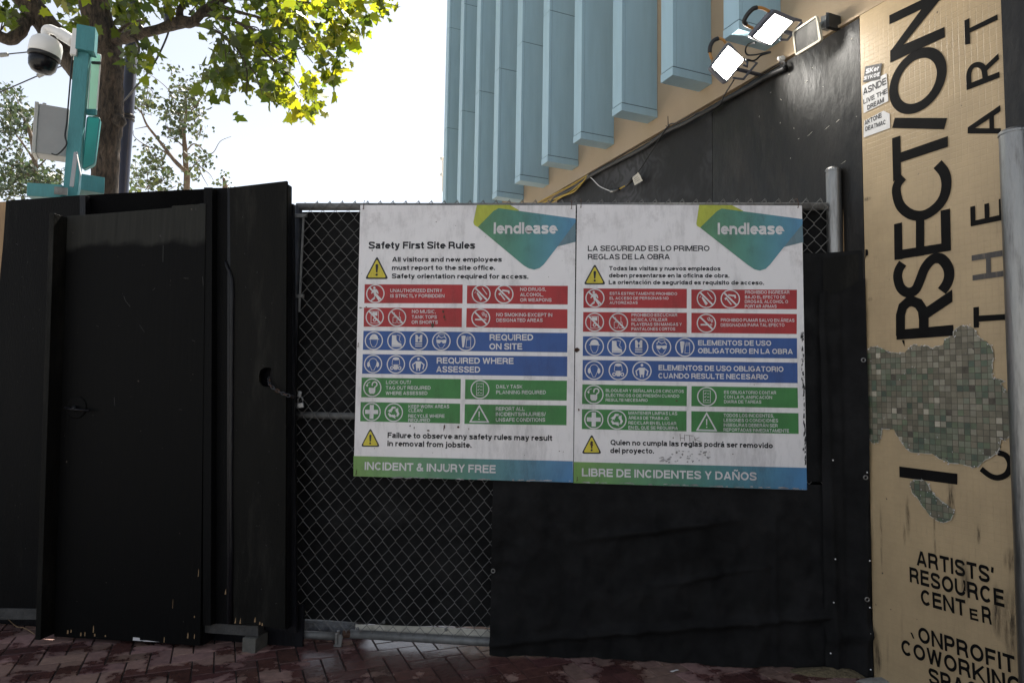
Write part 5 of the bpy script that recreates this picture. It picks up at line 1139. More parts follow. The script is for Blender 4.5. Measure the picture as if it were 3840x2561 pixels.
for pa in ([(1020, 1012), (1025, 1075)], [(1020, 1048), (1060, 1052)], [(1060, 1018), (1062, 1076)], [(1068, 1024), (1140, 1030)], [(1104, 1026), (1108, 1080)], [(1150, 1040), (1156, 1082)], [(1192, 1044), (1150, 1062), (1214, 1086)]):
    for q in ribbon([sl_(TD, p) for p in pa], .0022): mb.poly([FENCE.p(p.x, p.y, L4) for p in q])
build('scratched_tag', mb, M['rust'], s2)
mb = MB(); r = random.Random(6)
for k in range(46):
    x = r.uniform(830, 1285); y = r.uniform(1160, 1268) if x > 930 else r.uniform(1215, 1268); sx, sy = r.uniform(4, 22), r.uniform(3, 14)
    mb.poly([FENCE.p(a, z, L4 + k * .00002) for a, z in (sl_(TD, (x + sx * cos(t) * r.uniform(.4, 1.1), y + sy * sin(t) * r.uniform(.4, 1.1))) for t in (0, -1, -2, -3, -4, -5))])
build('sticker_residue', mb, M['soot'], s2)
def grime_mat():
    m, t, b, L = nodes('grime film'); N = t.nodes
    tc = N.new('ShaderNodeTexCoord'); mp = N.new('ShaderNodeMapping'); mp.inputs['Scale'].default_value = (5, 5, 1.2); L.new(tc.outputs['Object'], mp.inputs[0])
    n = N.new('ShaderNodeTexNoise'); n.inputs['Scale'].default_value = 1.6; n.inputs['Detail'].default_value = 10; n.inputs['Roughness'].default_value = .72; n.inputs['Distortion'].default_value = .8; L.new(tc.outputs['Object'], n.inputs['Vector'])
    n2 = N.new('ShaderNodeTexNoise'); n2.inputs['Scale'].default_value = 5; n2.inputs['Detail'].default_value = 9; n2.inputs['Roughness'].default_value = .75; L.new(mp.outputs[0], n2.inputs['Vector'])
    mu = N.new('ShaderNodeMath'); mu.operation = 'MULTIPLY'; L.new(n.outputs['Fac'], mu.inputs[0]); L.new(n2.outputs['Fac'], mu.inputs[1])
    r = N.new('ShaderNodeMapRange'); r.inputs[1].default_value = .24; r.inputs[2].default_value = .44; r.inputs[3].default_value = 0; r.inputs[4].default_value = .28; L.new(mu.outputs[0], r.inputs[0])
    b.inputs[0].default_value = (.16, .135, .125, 1); b.inputs['Roughness'].default_value = .7
    tr = N.new('ShaderNodeBsdfTransparent'); mx = N.new('ShaderNodeMixShader'); L.new(r.outputs[0], mx.inputs[0]); L.new(tr.outputs[0], mx.inputs[1]); L.new(b.outputs[0], mx.inputs[2]); L.new(mx.outputs[0], t.nodes['Material Output'].inputs[0]); return m
M['grime'] = grime_mat()
for rt_, q_ in ((s1, q1), (s2, q2)):
    mb = MB(); mb.poly([FENCE.p(a, z, SG + .0056) for a, z in q_]); build('grime_film', mb, M['grime'], rt_)
def edge_dirt(root, tf, x0, x1, ys, seed, n=40):
    mb = MB(); r = random.Random(seed)
    for k in range(n):
        x = r.uniform(x0, x1); y = ys[0] + (ys[1] - ys[0]) * (x - x0) / (x1 - x0) - r.uniform(0, 10); l = r.uniform(4, 40); h_ = r.uniform(2, 7)
        mb.poly([FENCE.p(a, z, L4) for a, z in (sl_(tf, p) for p in ((x - l, y + h_ * .4), (x + l, y + h_), (x + l * .6, y - h_), (x - l * .5, y - h_ * .6)))])
    build('edge_wear', mb, M['soot'], root)
edge_dirt(s1, TB, 400, 2030, (1426, 1462), 1); edge_dirt(s2, TD, 130, 2130, (1446, 1504), 2, 55)
mb = MB(); r = random.Random(12)
for k in range(70):
    y = r.uniform(100, 1300); x = 2120 + (y - 300) * .02 - abs(r.gauss(0, 9)); s_ = r.uniform(2, 7); h_ = r.uniform(6, 26)
    mb.poly([FENCE.p(a, z, L4) for a, z in (sl_(TD, p) for p in ((x - s_, y + h_), (x + s_, y + h_ * .8), (x + s_ * .8, y - h_), (x - s_ * .4, y - h_ * .7)))])
build('edge_scuff', mb, M['ink'], s2)

# ------------------------------------------------------------------ work lights on the wall
def emat(name, col, s):
    m, t, b, L = nodes(name); b.inputs['Base Color'].default_value = (.8, .8, .8, 1); b.inputs['Emission Color'].default_value = rgb(col); b.inputs['Emission Strength'].default_value = s; return m
M['led'] = emat('lit led panel', (1.0, .96, .88), 34.0)
J = lambda x, y: (2660 + .25506 * x, .25506 * y)
class FPlane:
    def __init__(s, O, n):
        s.O = O; s.n = n.normalized(); s.x = Vector((0, 0, 1)).cross(s.n).normalized(); s.y = s.n.cross(s.x)
    def px(s, tf, p, off=0.0):
        d = ray(*tf(*p)); O = s.O + s.n * off; t = (O - EYE).dot(s.n) / d.dot(s.n); return EYE + d * t
def loop_mesh(mb, rings, cap0=True, cap1=True):
    n = len(rings[0]); b = len(mb.v); vs = [p for r in rings for p in r]; fs = []
    for k in range(len(rings) - 1):
        for i in range(n): fs.append((k * n + i, k * n + (i + 1) % n, (k + 1) * n + (i + 1) % n, (k + 1) * n + i))
    if cap0: fs.append(tuple(reversed(range(n))))
    if cap1: fs.append(tuple(range((len(rings) - 1) * n, len(rings) * n)))
    mb.add(vs, fs)
def roundq(P, r, k=4):
    out = []
    for i in range(4):
        a, b, c = P[i - 1], P[i], P[(i + 1) % 4]; u = (a - b).normalized(); v = (c - b).normalized()
        for t in range(k + 1):
            t /= k; out.append(b + u * r * (1 - t) ** 2 + v * r * t ** 2)
    return out
def worklight(label, outer, inner, off, handle, stand, face):
    cx = sum(p[0] for p in outer) / 4; cy = sum(p[1] for p in outer) / 4
    c = WALL.px(*J(cx, cy), off); n = (EYE - c).normalized() * .8 + face
    pl = FPlane(c, n); t = thing('work_light', label, 'work light', tuple(c), 'work lights on the building wall')
    Q = roundq([pl.px(J, p) for p in outer], .02); cen = sum(Q, Vector()) / len(Q)
    I = roundq([pl.px(J, p, .001) for p in inner], .008)
    mb = MB(); back = [cen + (p - cen) * .86 - pl.n * .05 for p in Q]; mid = [p - pl.n * .03 for p in Q]; front = [cen + (p - cen) * .985 + pl.n * .004 for p in Q]
    lip = [cI + (p - cI) * 1.02 + pl.n * .004 for cI in [sum(I, Vector()) / len(I)] for p in I]; floor = [p - pl.n * .006 for p in I]
    loop_mesh(mb, [back, mid, Q, front, lip, floor], True, True); build('housing', mb, M['lamp_body'], t)
    ci = sum(I, Vector()) / len(I); mb = MB(); mb.poly([ci + (p - ci) * .9 - pl.n * .0055 for p in I]); build('led_panel', mb, M['led'], t)
    mb = MB(); loop_mesh(mb, [[ci + (p - ci) * .905 - pl.n * .0055 for p in I], [ci + (p - ci) * .96 + pl.n * .001 for p in I], [p + pl.n * .0042 for p in I]], False, False); build('reflector', mb, M['white_plastic'], t)
    hp = catmull([pl.px(J, p, -.02) for p in handle[0]], 5); mb = MB(); mb.tube(hp, .0085, 10); h = build('handle', mb, M['amber'], t, smooth=True)
    gp = catmull([pl.px(J, p, -.02) for p in handle[1]], 5); mb = MB(); mb.tube(gp, .0125, 10); build('grip', mb, M['rubber'], h, smooth=True)
    mb = MB()
    for pth in stand: mb.tube([pl.px(J, p, -.05 - .0 * k) for k, p in enumerate(pth)], .0075, 8)
    # arm back to the wall
    b = cen - pl.n * .05; wp = WALL.p((b - WALL.O).dot(WALL.ex), b.z, -.03); mb.tube([b, (b + wp) / 2, wp], .012, 8)
    build('stand', mb, M['lamp_body'], t, smooth=True)
    mb = MB()
    for i in range(9):
        f = (i + 1) / 10; p0 = back[0] + (back[5] - back[0]) * f; p1 = back[15] + (back[10] - back[15]) * f
        mb.tube([p0 - pl.n * .006, p1 - pl.n * .006], .004, 4)
    build('cooling_rib', mb, M['lamp_body'], t)
worklight('lit work light with amber handle, the lower left of the pair on the wall', [(0, 1005), (282, 610), (520, 890), (242, 1240)], [(30, 990), (275, 678), (510, 880), (250, 1192)], .30,
          ([(40, 880), (10, 790), (20, 690), (70, 600), (130, 570), (200, 590), (240, 640)], [(6, 780), (14, 690), (60, 606), (130, 570)]),
          [[(345, 1150), (500, 1168), (700, 930), (560, 880)], [(500, 870), (560, 915), (555, 985), (500, 960)]], Vector((.34, 0, .22)))
worklight('lit work light with amber handle, the upper right of the pair on the wall', [(582, 550), (948, 135), (1290, 280), (900, 690)], [(640, 550), (955, 205), (1225, 325), (890, 665)], .30,
          ([(640, 420), (560, 385), (515, 320), (560, 220), (640, 140), (700, 118), (780, 125), (880, 172)], [(540, 370), (512, 315), (560, 220), (640, 138), (700, 118)]),
          [[(1180, 290), (1290, 300), (1360, 330), (1150, 590), (1040, 590)], [(1200, 270), (1350, 310)]], Vector((.42, 0, -.1)))
# unlit panel beside them
def offpanel():
    outer = [(1265, 835), (1213, 470), (1580, 222), (1655, 600)]; inner = [(1275, 790), (1245, 478), (1568, 262), (1608, 590)]
    cx = sum(p[0] for p in outer) / 4; cy = sum(p[1] for p in outer) / 4
    c = WALL.px(*J(cx, cy), .13); pl = FPlane(c, WALL.nn * .8 + Vector((.0, -.35, -.25)))
    t = thing('flood_light', 'unlit cream framed flood light with dark dusty glass beside the lit pair', 'flood light', tuple(c))
    Q = roundq([pl.px(J, p) for p in outer], .016); cen = sum(Q, Vector()) / len(Q); I = roundq([pl.px(J, p, .001) for p in inner], .006)
    mb = MB(); loop_mesh(mb, [[cen + (p - cen) * .95 - pl.n * .035 for p in Q], [p - pl.n * .02 for p in Q], Q, [cen + (p - cen) * .98 + pl.n * .004 for p in Q], [p + pl.n * .004 for p in I], [p - pl.n * .006 for p in I]]); build('frame', mb, M['cream_plastic'], t)
    mb = MB(); mb.poly([p - pl.n * .003 for p in I]); build('glass', mb, M['pane'], t)
    mb = MB(); mb.slab(WALL, [WALL.loc(*J(*p), .05) for p in [(1640, 440), (1735, 400), (1735, 215), (1640, 250)]], .05, .06); build('bracket', mb, M['galv_dull'], t)
    mb = MB(); mb.slab(WALL, [WALL.loc(*J(*p), .06) for p in [(1735, 430), (1785, 400), (1775, 195), (1735, 195)]], .07, .09); build('driver_box', mb, M['rubber'], t)
    mb = MB(); mb.tube([pl.px(J, (1560, 470), -.035), WALL.px(*J(1680, 330), .04)], .012, 8); build('arm', mb, M['galv_dull'], t)
offpanel()

# ------------------------------------------------------------------ cables on the wall
K = lambda x, y: (2000 + .21268 * x, 560 + .21268 * y)
H4_ = H4
def cable(name, label, cat, pts, r, mat, n=8):
    mb = MB(); mb.tube(catmull(pts, 6), r, n); o = build(name, mb, M[mat], None, smooth=True); return tag(o, label, cat)
W_ = lambda tf, x, y, off=.03: WALL.px(*tf(x, y), off)
cable('hose', 'black corrugated hose along the top edge of the boarding', 'hose', [W_(H4_, 1072, 500), W_(H4_, 950, 555), W_(H4_, 800, 640), W_(H4_, 620, 738), W_(H4_, 545, 790, .04), W_(H4_, 430, 850, .05), W_(H4_, 330, 905, .05), W_(H4_, 200, 965, .04), W_(H4_, 90, 1045), W_(K, 1900, 0), W_(K, 1500, 205), W_(K, 1200, 360), W_(K, 960, 500), W_(K, 700, 690), W_(K, 400, 850), W_(K, 300, 960)], .017, 'rubber', 10)
for i, (lab, pts, r) in enumerate([
    ('topmost taut yellow cord of the bundle on the wall', [(960, 460), (800, 560), (560, 700), (300, 830), (90, 940), (-40, 1010)], .0075),
    ('second yellow cord of the bundle, just below the taut one', [(955, 475), (830, 570), (600, 730), (350, 860), (160, 945), (20, 1010)], .006),
    ('third yellow cord of the bundle, sagging slightly', [(945, 480), (850, 590), (650, 760), (520, 815), (300, 910), (180, 950), (60, 1010)], .0065),
    ('lowest slack yellow cord of the bundle, bowed away from the others', [(940, 490), (890, 560), (800, 670), (700, 760), (530, 825), (420, 890), (320, 950), (200, 1010)], .0065)]):
    o = cable('extension_cord', lab, 'cord', [W_(K, x, y, .025 + .006 * i) for x, y in pts], r, 'yellow_cord'); o['group'] = 'yellow cords on the wall'
cable('cord', 'thin grey white cord looping from the hook down to the black plug', 'cord', [W_(K, 950, 460), W_(K, 1040, 525), W_(K, 1150, 640), W_(K, 1260, 700), W_(K, 1380, 745)], .004, 'sticker')
cable('power_cable', 'thin black cable running up from the tag to the lower work light', 'cable', [W_(K, 1835, 410, .04), W_(K, 1900, 330, .04), W_(K, 2110, 0, .05), W_(H4_, 205, 930, .06), W_(H4_, 270, 905, .06), W_(H4_, 400, 840, .07), W_(H4_, 570, 780, .07), W_(H4_, 620, 700, .10), W_(H4_, 690, 590, .22)], .0045, 'rubber', 6)
cable('looped_cable', 'black cable looping between the two work lights', 'cable', [W_(J, 680, 630, .2), W_(J, 570, 660, .16), W_(J, 530, 740, .12), W_(J, 560, 810, .10), W_(J, 680, 810, .08), W_(J, 820, 780, .06), W_(J, 900, 770, .05)], .0055, 'rubber', 6)
cable('slack_cable', 'slack black cable curving under the looped one to the hook', 'cable', [W_(J, 900, 775, .05), W_(J, 760, 820, .07), W_(J, 690, 880, .10), W_(J, 620, 900, .14), W_(J, 540, 880, .2)], .0055, 'rubber', 6)
cable('taut_cord', 'straight black cord along the wall below the fins', 'cord', [W_(J, 1040, 935, .02), W_(J, 800, 1080, .02), W_(H4_, 540, 780, .02), W_(H4_, 200, 965, .02), W_(K, 1750, 0, .02), W_(K, 1350, 230, .02), W_(K, 1000, 430, .02)], .003, 'rubber', 5)
t = thing('cable_hook', 'white hook with black cable ties at the end of the hose', 'hook', tuple(W_(J, 1085, 940)))
mb = MB(); mb.lathe(W_(J, 1085, 880, .01), [(.02, 0), (.022, .01), (.012, .03), (.01, .04)], 12, Matrix((WALL.ex, Vector((0, 0, 1)), WALL.nn)).transposed()); build('insulator', mb, M['white_plastic'], t, smooth=True)
mb = MB()
for q in ([(1035, 880), (1045, 960), (1090, 985), (1110, 920), (1075, 915)], [(1050, 960), (1100, 930), (1125, 960), (1080, 970)]): mb.tube(catmull([W_(J, x, y, .035) for x, y in q], 4), .0035, 5)
build('cable_tie', mb, M['rubber'], t)
t = thing('plug_connector', 'black and yellow cord connector hanging against the dusty boarding', 'connector', tuple(W_(K, 1500, 690, .04)))
def seg(name, a, b, r0, r1, mat):
    mb = MB(); A, B = W_(K, *a, .04), W_(K, *b, .045); mb.tube([A, A + (B - A) * .06, A + (B - A) * .94, B], [r0 * .7, r0, r1, r1 * .7], 12); build(name, mb, M[mat], t, smooth=True)
seg('socket', (1420, 735), (1520, 700), .018, .015, 'rubber'); seg('collar', (1360, 740), (1425, 735), .012, .012, 'galv'); seg('yellow_sleeve', (1515, 705), (1640, 635), .007, .007, 'yellow_cord'); seg('plug', (1625, 650), (1760, 520), .012, .02, 'rubber')
t = thing('tag', 'crumpled pale paper tag hanging on the thin black cable', 'tag', tuple(W_(K, 1830, 520, .05)))
mb = MB(); n_ = 5; c4 = [W_(K, 1785, 640, .055), W_(K, 1932, 555, .05), W_(K, 1850, 405, .05), W_(K, 1743, 500, .055)]
vs = []
for j in range(n_ + 1):
    for i in range(n_ + 1):
        a = c4[0].lerp(c4[1], i / n_).lerp(c4[3].lerp(c4[2], i / n_), j / n_); vs.append(a + WALL.nn * .006 * noise.noise(Vector((i * .9, j * .9, 2))))
mb.add(vs, [(j * 6 + i, j * 6 + i + 1, (j + 1) * 6 + i + 1, (j + 1) * 6 + i) for j in range(5) for i in range(5)]); build('paper', mb, M['paper_tag'], t)
mb = MB(); 
for y in (.25, .45, .65):
    mb.tube([vs[0].lerp(vs[5], .2).lerp(vs[30].lerp(vs[35], .2), y) + WALL.nn * .004, vs[0].lerp(vs[5], .8).lerp(vs[30].lerp(vs[35], .8), y) + WALL.nn * .004], .0012, 4)
build('print', mb, M['ink'], t)
t = thing('wall_spike', 'small black spike standing up at the bulge of the hose', 'spike', tuple(W_(H4_, 205, 930)))
mb = MB(); mb.tube([W_(H4_, 207, 935), W_(H4_, 205, 856)], [.004, .003], 6); mb.tube([W_(H4_, 190, 925), W_(H4_, 205, 940), W_(H4_, 215, 925)], .003, 5); build('rod', mb, M['rubber'], t)

# ------------------------------------------------------------------ teal camera post behind the hoarding
C1 = lambda x, y: (.5101 * x, .5102 * y)
YP = 4.62
cp_ = at(*C1(560, 1000), YP)
RZ = Matrix.Rotation(radians(22), 3, 'Z'); px_ = RZ @ Vector((1, 0, 0)); py_ = RZ @ Vector((0, 1, 0))
cpost = thing('camera_post', 'teal painted timber post with a capped top standing behind the hoarding', 'post', (cp_.x, cp_.y, 0))
topz = at(*C1(620, 300), YP).z; xk = cp_.x
def lean(z): return Vector((xk + (z - cp_.z) * .018, YP, z))
mb = MB(); mb.tube([lean(0), lean(topz)], .001, 4) if False else None
def prism(mb, c0, c1, sx, sy, R=RZ):
    q = []
    for c in (c0, c1):
        q.append([c + R @ Vector((a * sx / 2, b * sy / 2, 0)) for a, b in ((-1, -1), (1, -1), (1, 1), (-1, 1))])
    loop_mesh(mb, q)
prism(mb, lean(-.02), lean(topz), .088, .07); build('shaft', mb, M['teal'], cpost, bevel=.003)
cz0, cz1 = at(*C1(620, 400), YP).z, at(*C1(620, 222), YP).z
mb = MB(); cc = lean((cz0 + cz1) / 2) + px_ * .022; prism(mb, Vector((cc.x, cc.y, cz0)) - py_ * .022, Vector((cc.x, cc.y, cz1)) - py_ * .022, .112, .105); build('cap_block', mb, M['teal'], cpost, bevel=.003)
# braces lying across the hoarding
def beam(name, a, b, w_, h_, mat='teal', parent=cpost):
    d_ = (b - a).normalized(); s_ = d_.cross(Vector((0, 0, 1))).normalized(); u_ = s_.cross(d_)
    mb = MB(); loop_mesh(mb, [[p + s_ * (i * w_ / 2) + u_ * (j * h_ / 2) for i, j in ((-1, -1), (1, -1), (1, 1), (-1, 1))] for p in (a, b)]); return build(name, mb, M[mat], parent, bevel=.003)
zb = at(*C1(680, 1345), 4.25).z
e1 = at(*C1(683, 1350), 4.16); beam('brace', e1, e1 + Vector((-.30, .42, -.06)), .125, .105)
e2 = at(*C1(215, 1405), 4.5); beam('brace', e2, at(*C1(470, 1420), 4.56), .09, .09)
mb = MB(); P0 = at(*C1(530, 1375), 4.52); P1 = at(*C1(562, 1122), 4.52); P2 = at(*C1(600, 1310), 4.4)
mb.tube([P0, P1], .010, 6); mb.tube([P1, P2], .006, 6); mb.add([P0 + Vector((-.012, -.01, 0)), P0 + Vector((.016, -.01, 0)), P1 + Vector((.016, -.01, 0)), P1 + Vector((-.012, -.01, 0))], [(0, 1, 2, 3)]); build('bracket', mb, M['silver'], cpost)
mb = MB(); mb.box(at(*C1(448, 1405), 4.48), .075, .01, .05, RZ); build('strap_plate', mb, M['galv_dull'], cpost)
mb = MB(); pts = [lean(at(*C1(540, y), YP).z) - px_ * .055 - py_ * .03 + Vector((0, 0, 0)) for y in (430, 560, 700, 850, 930)] + [at(*C1(x, y), 4.55) for x, y in ((478, 1000), (490, 1060), (455, 1110), (415, 1140), (380, 1130))]
mb.tube(catmull(pts, 4), .005, 6); build('cable', mb, M['rubber'], cpost, smooth=True)
# dome camera
dc = at(*C1(333, 375), YP - .02)
cm = thing('security_camera', 'white dome security camera with dark bubble on a curved arm at the post top', 'security camera', tuple(dc))
S_ = YP * .5102 / 2560 * 1.0   # metres per crop pixel at that distance
mb = MB(); mb.lathe(dc, [(.001, 112 * S_), (42 * S_, 110 * S_), (70 * S_, 98 * S_), (98 * S_, 72 * S_), (107 * S_, 40 * S_), (108 * S_, -25 * S_), (104 * S_, -34 * S_), (.09 * S_, -34 * S_)], 28, Matrix.Rotation(radians(7), 3, 'Y')); build('housing', mb, M['white_plastic'], cm, smooth=True)
mb = MB(); mb.lathe(dc, [(103 * S_, -30 * S_), (108 * S_, -44 * S_), (104 * S_, -60 * S_), (95 * S_, -62 * S_)], 28, Matrix.Rotation(radians(7), 3, 'Y')); build('rim', mb, M['rubber'], cm, smooth=True)
mb = MB(); mb.lathe(dc, [(95 * S_, -40 * S_), (95 * S_, -95 * S_), (88 * S_, -135 * S_), (66 * S_, -165 * S_), (34 * S_, -180 * S_), (.001, -184 * S_)], 28, Matrix.Rotation(radians(7), 3, 'Y')); build('bubble', mb, M['dome'], cm, smooth=True)
mb = MB(); ap = catmull([at(*C1(335, 300), YP - .02), at(*C1(335, 235), YP - .02), at(*C1(352, 215), YP - .02), at(*C1(400, 228), YP - .02), at(*C1(470, 265), YP - .02), at(*C1(548, 315), YP - .03)], 5)
mb.tube(ap, [30 * S_] * 12 + [34 * S_] * 6 + [44 * S_] * (len(ap) - 18), 16); build('arm', mb, M['white_plastic'], cm, smooth=True)
mb = MB(); prism(mb, at(*C1(548, 425), YP - .03), at(*C1(570, 235), YP - .03), .04, .10); build('wall_plate', mb, M['white_plastic'], cm, bevel=.004)
# grey junction box on the left of the post
jb = thing('junction_box', 'grey junction box fixed to the left side of the teal camera post', 'junction box', tuple(at(*C1(380, 1000), YP)))
c_ = at(*C1(396, 985), YP + .03); mb = MB(); R3 = Matrix.Rotation(radians(28), 3, 'Z'); mb.box(c_, .175, .15, .345, R3); build('case', mb, M['grey_box'], jb, bevel=.006)
mb = MB(); mb.box(c_ - (R3 @ Vector((.098, 0, 0))), .024, .165, .36, R3); build('lid', mb, M['grey_box_side'], jb, bevel=.005)
mb = MB(); mb.lathe(c_ + R3 @ Vector((-.06, -.04, .176)), [(.012, 0), (.012, .014), (.004, .016)], 10); build('mounting_ear', mb, M['grey_box'], jb)
# translucent plastic boxes on the right of the post
def pbox(label, mat, q, Y, dep, rimmat):
    t = thing('plastic_case', label, 'plastic case', tuple(at(*C1(*q[0]), Y)))
    F = roundq([at(*C1(*p), Y) for p in q], .02); bk = [p + Vector((-.02, dep, .0)) for p in F]
    mb = MB(); loop_mesh(mb, [F, bk], True, True); build('shell', mb, M[mat], t)
    mb = MB(); mb.tube(F + [F[0]], .004, 6, caps=False); build('rim', mb, M[rimmat], t, smooth=True)
    return t
t = pbox('pale mint translucent plastic case high on the right side of the teal post', 'mint', [(644, 845), (708, 848), (742, 402), (672, 402)], 4.72, .02, 'white_plastic')
mb = MB(); mb.tube([at(*C1(676, 463), 4.70), at(*C1(738, 466), 4.70)], .011, 6); build('strap', mb, M['rubber'], t)
mb = MB(); mb.box(at(*C1(668, 826), 4.70), .08, .02, .04); build('latch', mb, M['teal'], t, bevel=.003)
pbox('teal plastic case below the pale mint one on the right side of the post', 'teal_plastic', [(604, 1248), (694, 1205), (736, 868), (642, 858)], 4.74, .05, 'teal')

# ------------------------------------------------------------------ dark blue street pole, wires
tp = at(*C1(930, 900), 10.5); t = thing('street_pole', 'tall dark blue street pole right of the big tree trunk', 'pole', (tp.x, tp.y, 0))
hz = at(*C1(990, -200), 10.5); r0 = 47 * .5102 / 2560 * 10.5
tpx = lambda z: Vector((tp.x + (z - tp.z) * .012, 10.5, z))
mb = MB(); mb.tube([tpx(-.02), tpx(hz.z * .5), tpx(hz.z + 2.5)], [r0 * 1.1, r0, r0 * .85], 20); build('shaft', mb, M['blue_pole'], t, smooth=True)
for y in (855, 880):
    z = at(*C1(940, y), 10.5).z; mb = MB(); mb.lathe(tpx(z), [(r0 * 1.02, -.02), (r0 * 1.16, -.012), (r0 * 1.16, .012), (r0 * 1.02, .02)], 20); build('band', mb, M['rubber'], t, smooth=True)
mb = MB(); r = random.Random(3)
for k in range(26):
    z = at(*C1(980, 130 + r.random() * 120), 10.5).z; R_ = r0 * (1.1 + r.random() * .5); a0_ = r.random() * 6
    mb.tube(catmull([tpx(z + r.uniform(-.06, .06)) + Vector((R_ * cos(a0_ + q), R_ * sin(a0_ + q), 0)) for q in (0, 1, 2, 3, 4, 5)], 3), .012 + r.random() * .012, 5)
build('wire_wrap', mb, M['rubber'], t)
def wire(label, pts, r, name='overhead_wire'):
    mb = MB(); mb.tube(catmull(pts, 5), r, 6); return tag(build(name, mb, M['rubber'], None, smooth=True), label, 'wire', 'overhead wires')
wire('upper thin overhead wire running behind the dome camera', [at(-160, 228, 13), at(*C1(60, 400), 13), at(*C1(230, 380), 13), at(*C1(420, 330), 13)], .012)
wire('lower thin overhead wire slanting up behind the dome bubble', [at(-120, 395, 13), at(*C1(0, 680), 13), at(*C1(300, 550), 13), at(*C1(460, 485), 13), at(*C1(720, 375), 13)], .012)
wire('dark slanting wire that drops from the tubular sleeve past the street pole', [at(*C1(1245, 160), 10), at(*C1(1235, 250), 10), at(*C1(1170, 400), 10), at(*C1(1100, 520), 10), at(*C1(1000, 640), 10), at(*C1(900, 760), 10.4)], .014)
for lab, x0, y0, x1, y1 in (('pale insulator on the upper overhead wire at the left edge', -5, 408, 62, 402), ('dark insulator on the lower overhead wire under the camera bubble', 275, 562, 320, 545)):
    mb = MB(); A, B = at(*C1(x0, y0), 13), at(*C1(x1, y1), 13); mb.tube([A, A.lerp(B, .1), A.lerp(B, .9), B], [.02, .045, .04, .02], 10); tag(build('insulator', mb, M['galv_dull'], None, smooth=True), lab, 'insulator')
t = thing('wire_sleeve', 'dark tubular sleeve hanging at the top edge among the leaves', 'sleeve', tuple(at(*C1(1238, 60), 10)))
mb = MB(); mb.tube([at(*C1(1240, -260), 10), at(*C1(1238, 60), 10)], .066, 14); mb.tube([at(*C1(1238, 58), 10), at(*C1(1236, 100), 10)], .074, 14); mb.tube([at(*C1(1236, 98), 10), at(*C1(1235, 168), 10)], .056, 14); build('tube', mb, M['blue_pole'], t, smooth=True)
t = thing('far_lamp', 'tiny pale fitting sticking out past the leftmost blue fin', 'lamp', tuple(at(1656, 640, 10.4)))
for y in (596, 657):
    mb = MB(); mb.lathe(at(1657, y, 10.4), [(.001, -.03), (.03, -.02), (.035, .0), (.025, .03), (.001, .035)], 10); build('globe', mb, M['white_plastic'], t, smooth=True)
mb = MB(); mb.tube([at(1660, 590, 10.4), at(1659, 720, 10.4)], .012, 6); build('stem', mb, M['white_plastic'], t)

# ------------------------------------------------------------------ trees
LEAF = [(0, 0), (.16, .10), (.42, .02), (.34, .24), (.52, .46), (.28, .50), (.24, .66), (.0, 1.0), (-.24, .66), (-.28, .50), (-.52, .46), (-.34, .24), (-.42, .02), (-.16, .10)]
LEAF_S = [(0, 0), (.3, .15), (.38, .5), (.12, .6), (0, 1), (-.12, .6), (-.38, .5), (-.3, .15)]
SHADE_GREEN, SUN_YELLOW = (.40, .52, .62), (1.35, 1.36, .9)  # leaf tints that carry shade and sunlight in their colour
def leaf(mb, r, p, s, shape, droop=.5, tint=None):
    d = Vector((r.gauss(0, 1), r.gauss(0, 1), r.gauss(-droop, .6))).normalized(); n = Vector((r.gauss(0, 1), r.gauss(0, 1), r.gauss(.3, .8)))
    x = d.cross(n)
    if x.length < 1e-3: return
    x.normalize(); n = x.cross(d); cur = r.uniform(-.25, .35)
    k = r.uniform(.55, 1.3); c = (k * r.uniform(.85, 1.2), k, k * r.uniform(.6, 1.2))
    if tint: c = tuple(a * b for a, b in zip(c, tint))
    mb.poly([p + x * (a * s) + d * (b * s) + n * (s * (cur * a * a - .12 * b * b)) for a, b in shape], c)
def inpoly(x, y, P):
    c = False
    for i in range(len(P)):
        (x0, y0), (x1, y1) = P[i - 1], P[i]
        if (y0 > y) != (y1 > y) and x < (x1 - x0) * (y - y0) / (y1 - y0) + x0: c = not c
    return c
YT = 8.0
bt = thing('plane_tree', 'big plane tree with rough brown trunk and sunlit yellow green leaves at upper left', 'tree', (at(405, 720, YT).x, YT, 0))
def limb(mb, pts, rads, seed=0, k=6, rough=.08):
    P = catmull(pts, k); n = len(P); R_ = []
    for i in range(n):
        f = i / (n - 1) * (len(rads) - 1); j = min(int(f), len(rads) - 2); R_.append((rads[j] + (rads[j + 1] - rads[j]) * (f - j)))
    b = len(mb.v); mb.tube(P, R_, 18)
    if rough:
        c0 = 0
        for i in range(n):
            for q in range(18):
                v = Vector(mb.v[b + i * 18 + q]); d = v - P[i]
                mb.v[b + i * 18 + q] = tuple(P[i] + d * (1 + rough * 1.5 * noise.noise(v * 4.5) + rough * 1.3 * noise.noise(v * 17)))
pm = lambda x, y, Y=YT: at(*C1(x, y), Y)
ppm = .5102 / 2560 * YT
tr = MB()
g0 = pm(770, 1420); limb(tr, [Vector((g0.x + .05, YT, -.1)), Vector((g0.x + .03, YT, 1.2)), pm(765, 1400), pm(778, 1150), pm(792, 950), pm(802, 800), pm(788, 600), pm(788, 450), pm(778, 300), pm(715, 130), pm(670, -60), pm(620, -300), pm(560, -620)],
     [140 * ppm, 125 * ppm, 92 * ppm, 95 * ppm, 104 * ppm, 100 * ppm, 104 * ppm, 108 * ppm, 100 * ppm, 100 * ppm, 92 * ppm, 75 * ppm, 50 * ppm])
limb(tr, [pm(850, 880), pm(880, 900, 7.9), pm(888, 930, 7.85)], [60 * ppm, 42 * ppm, 10 * ppm], rough=.15)
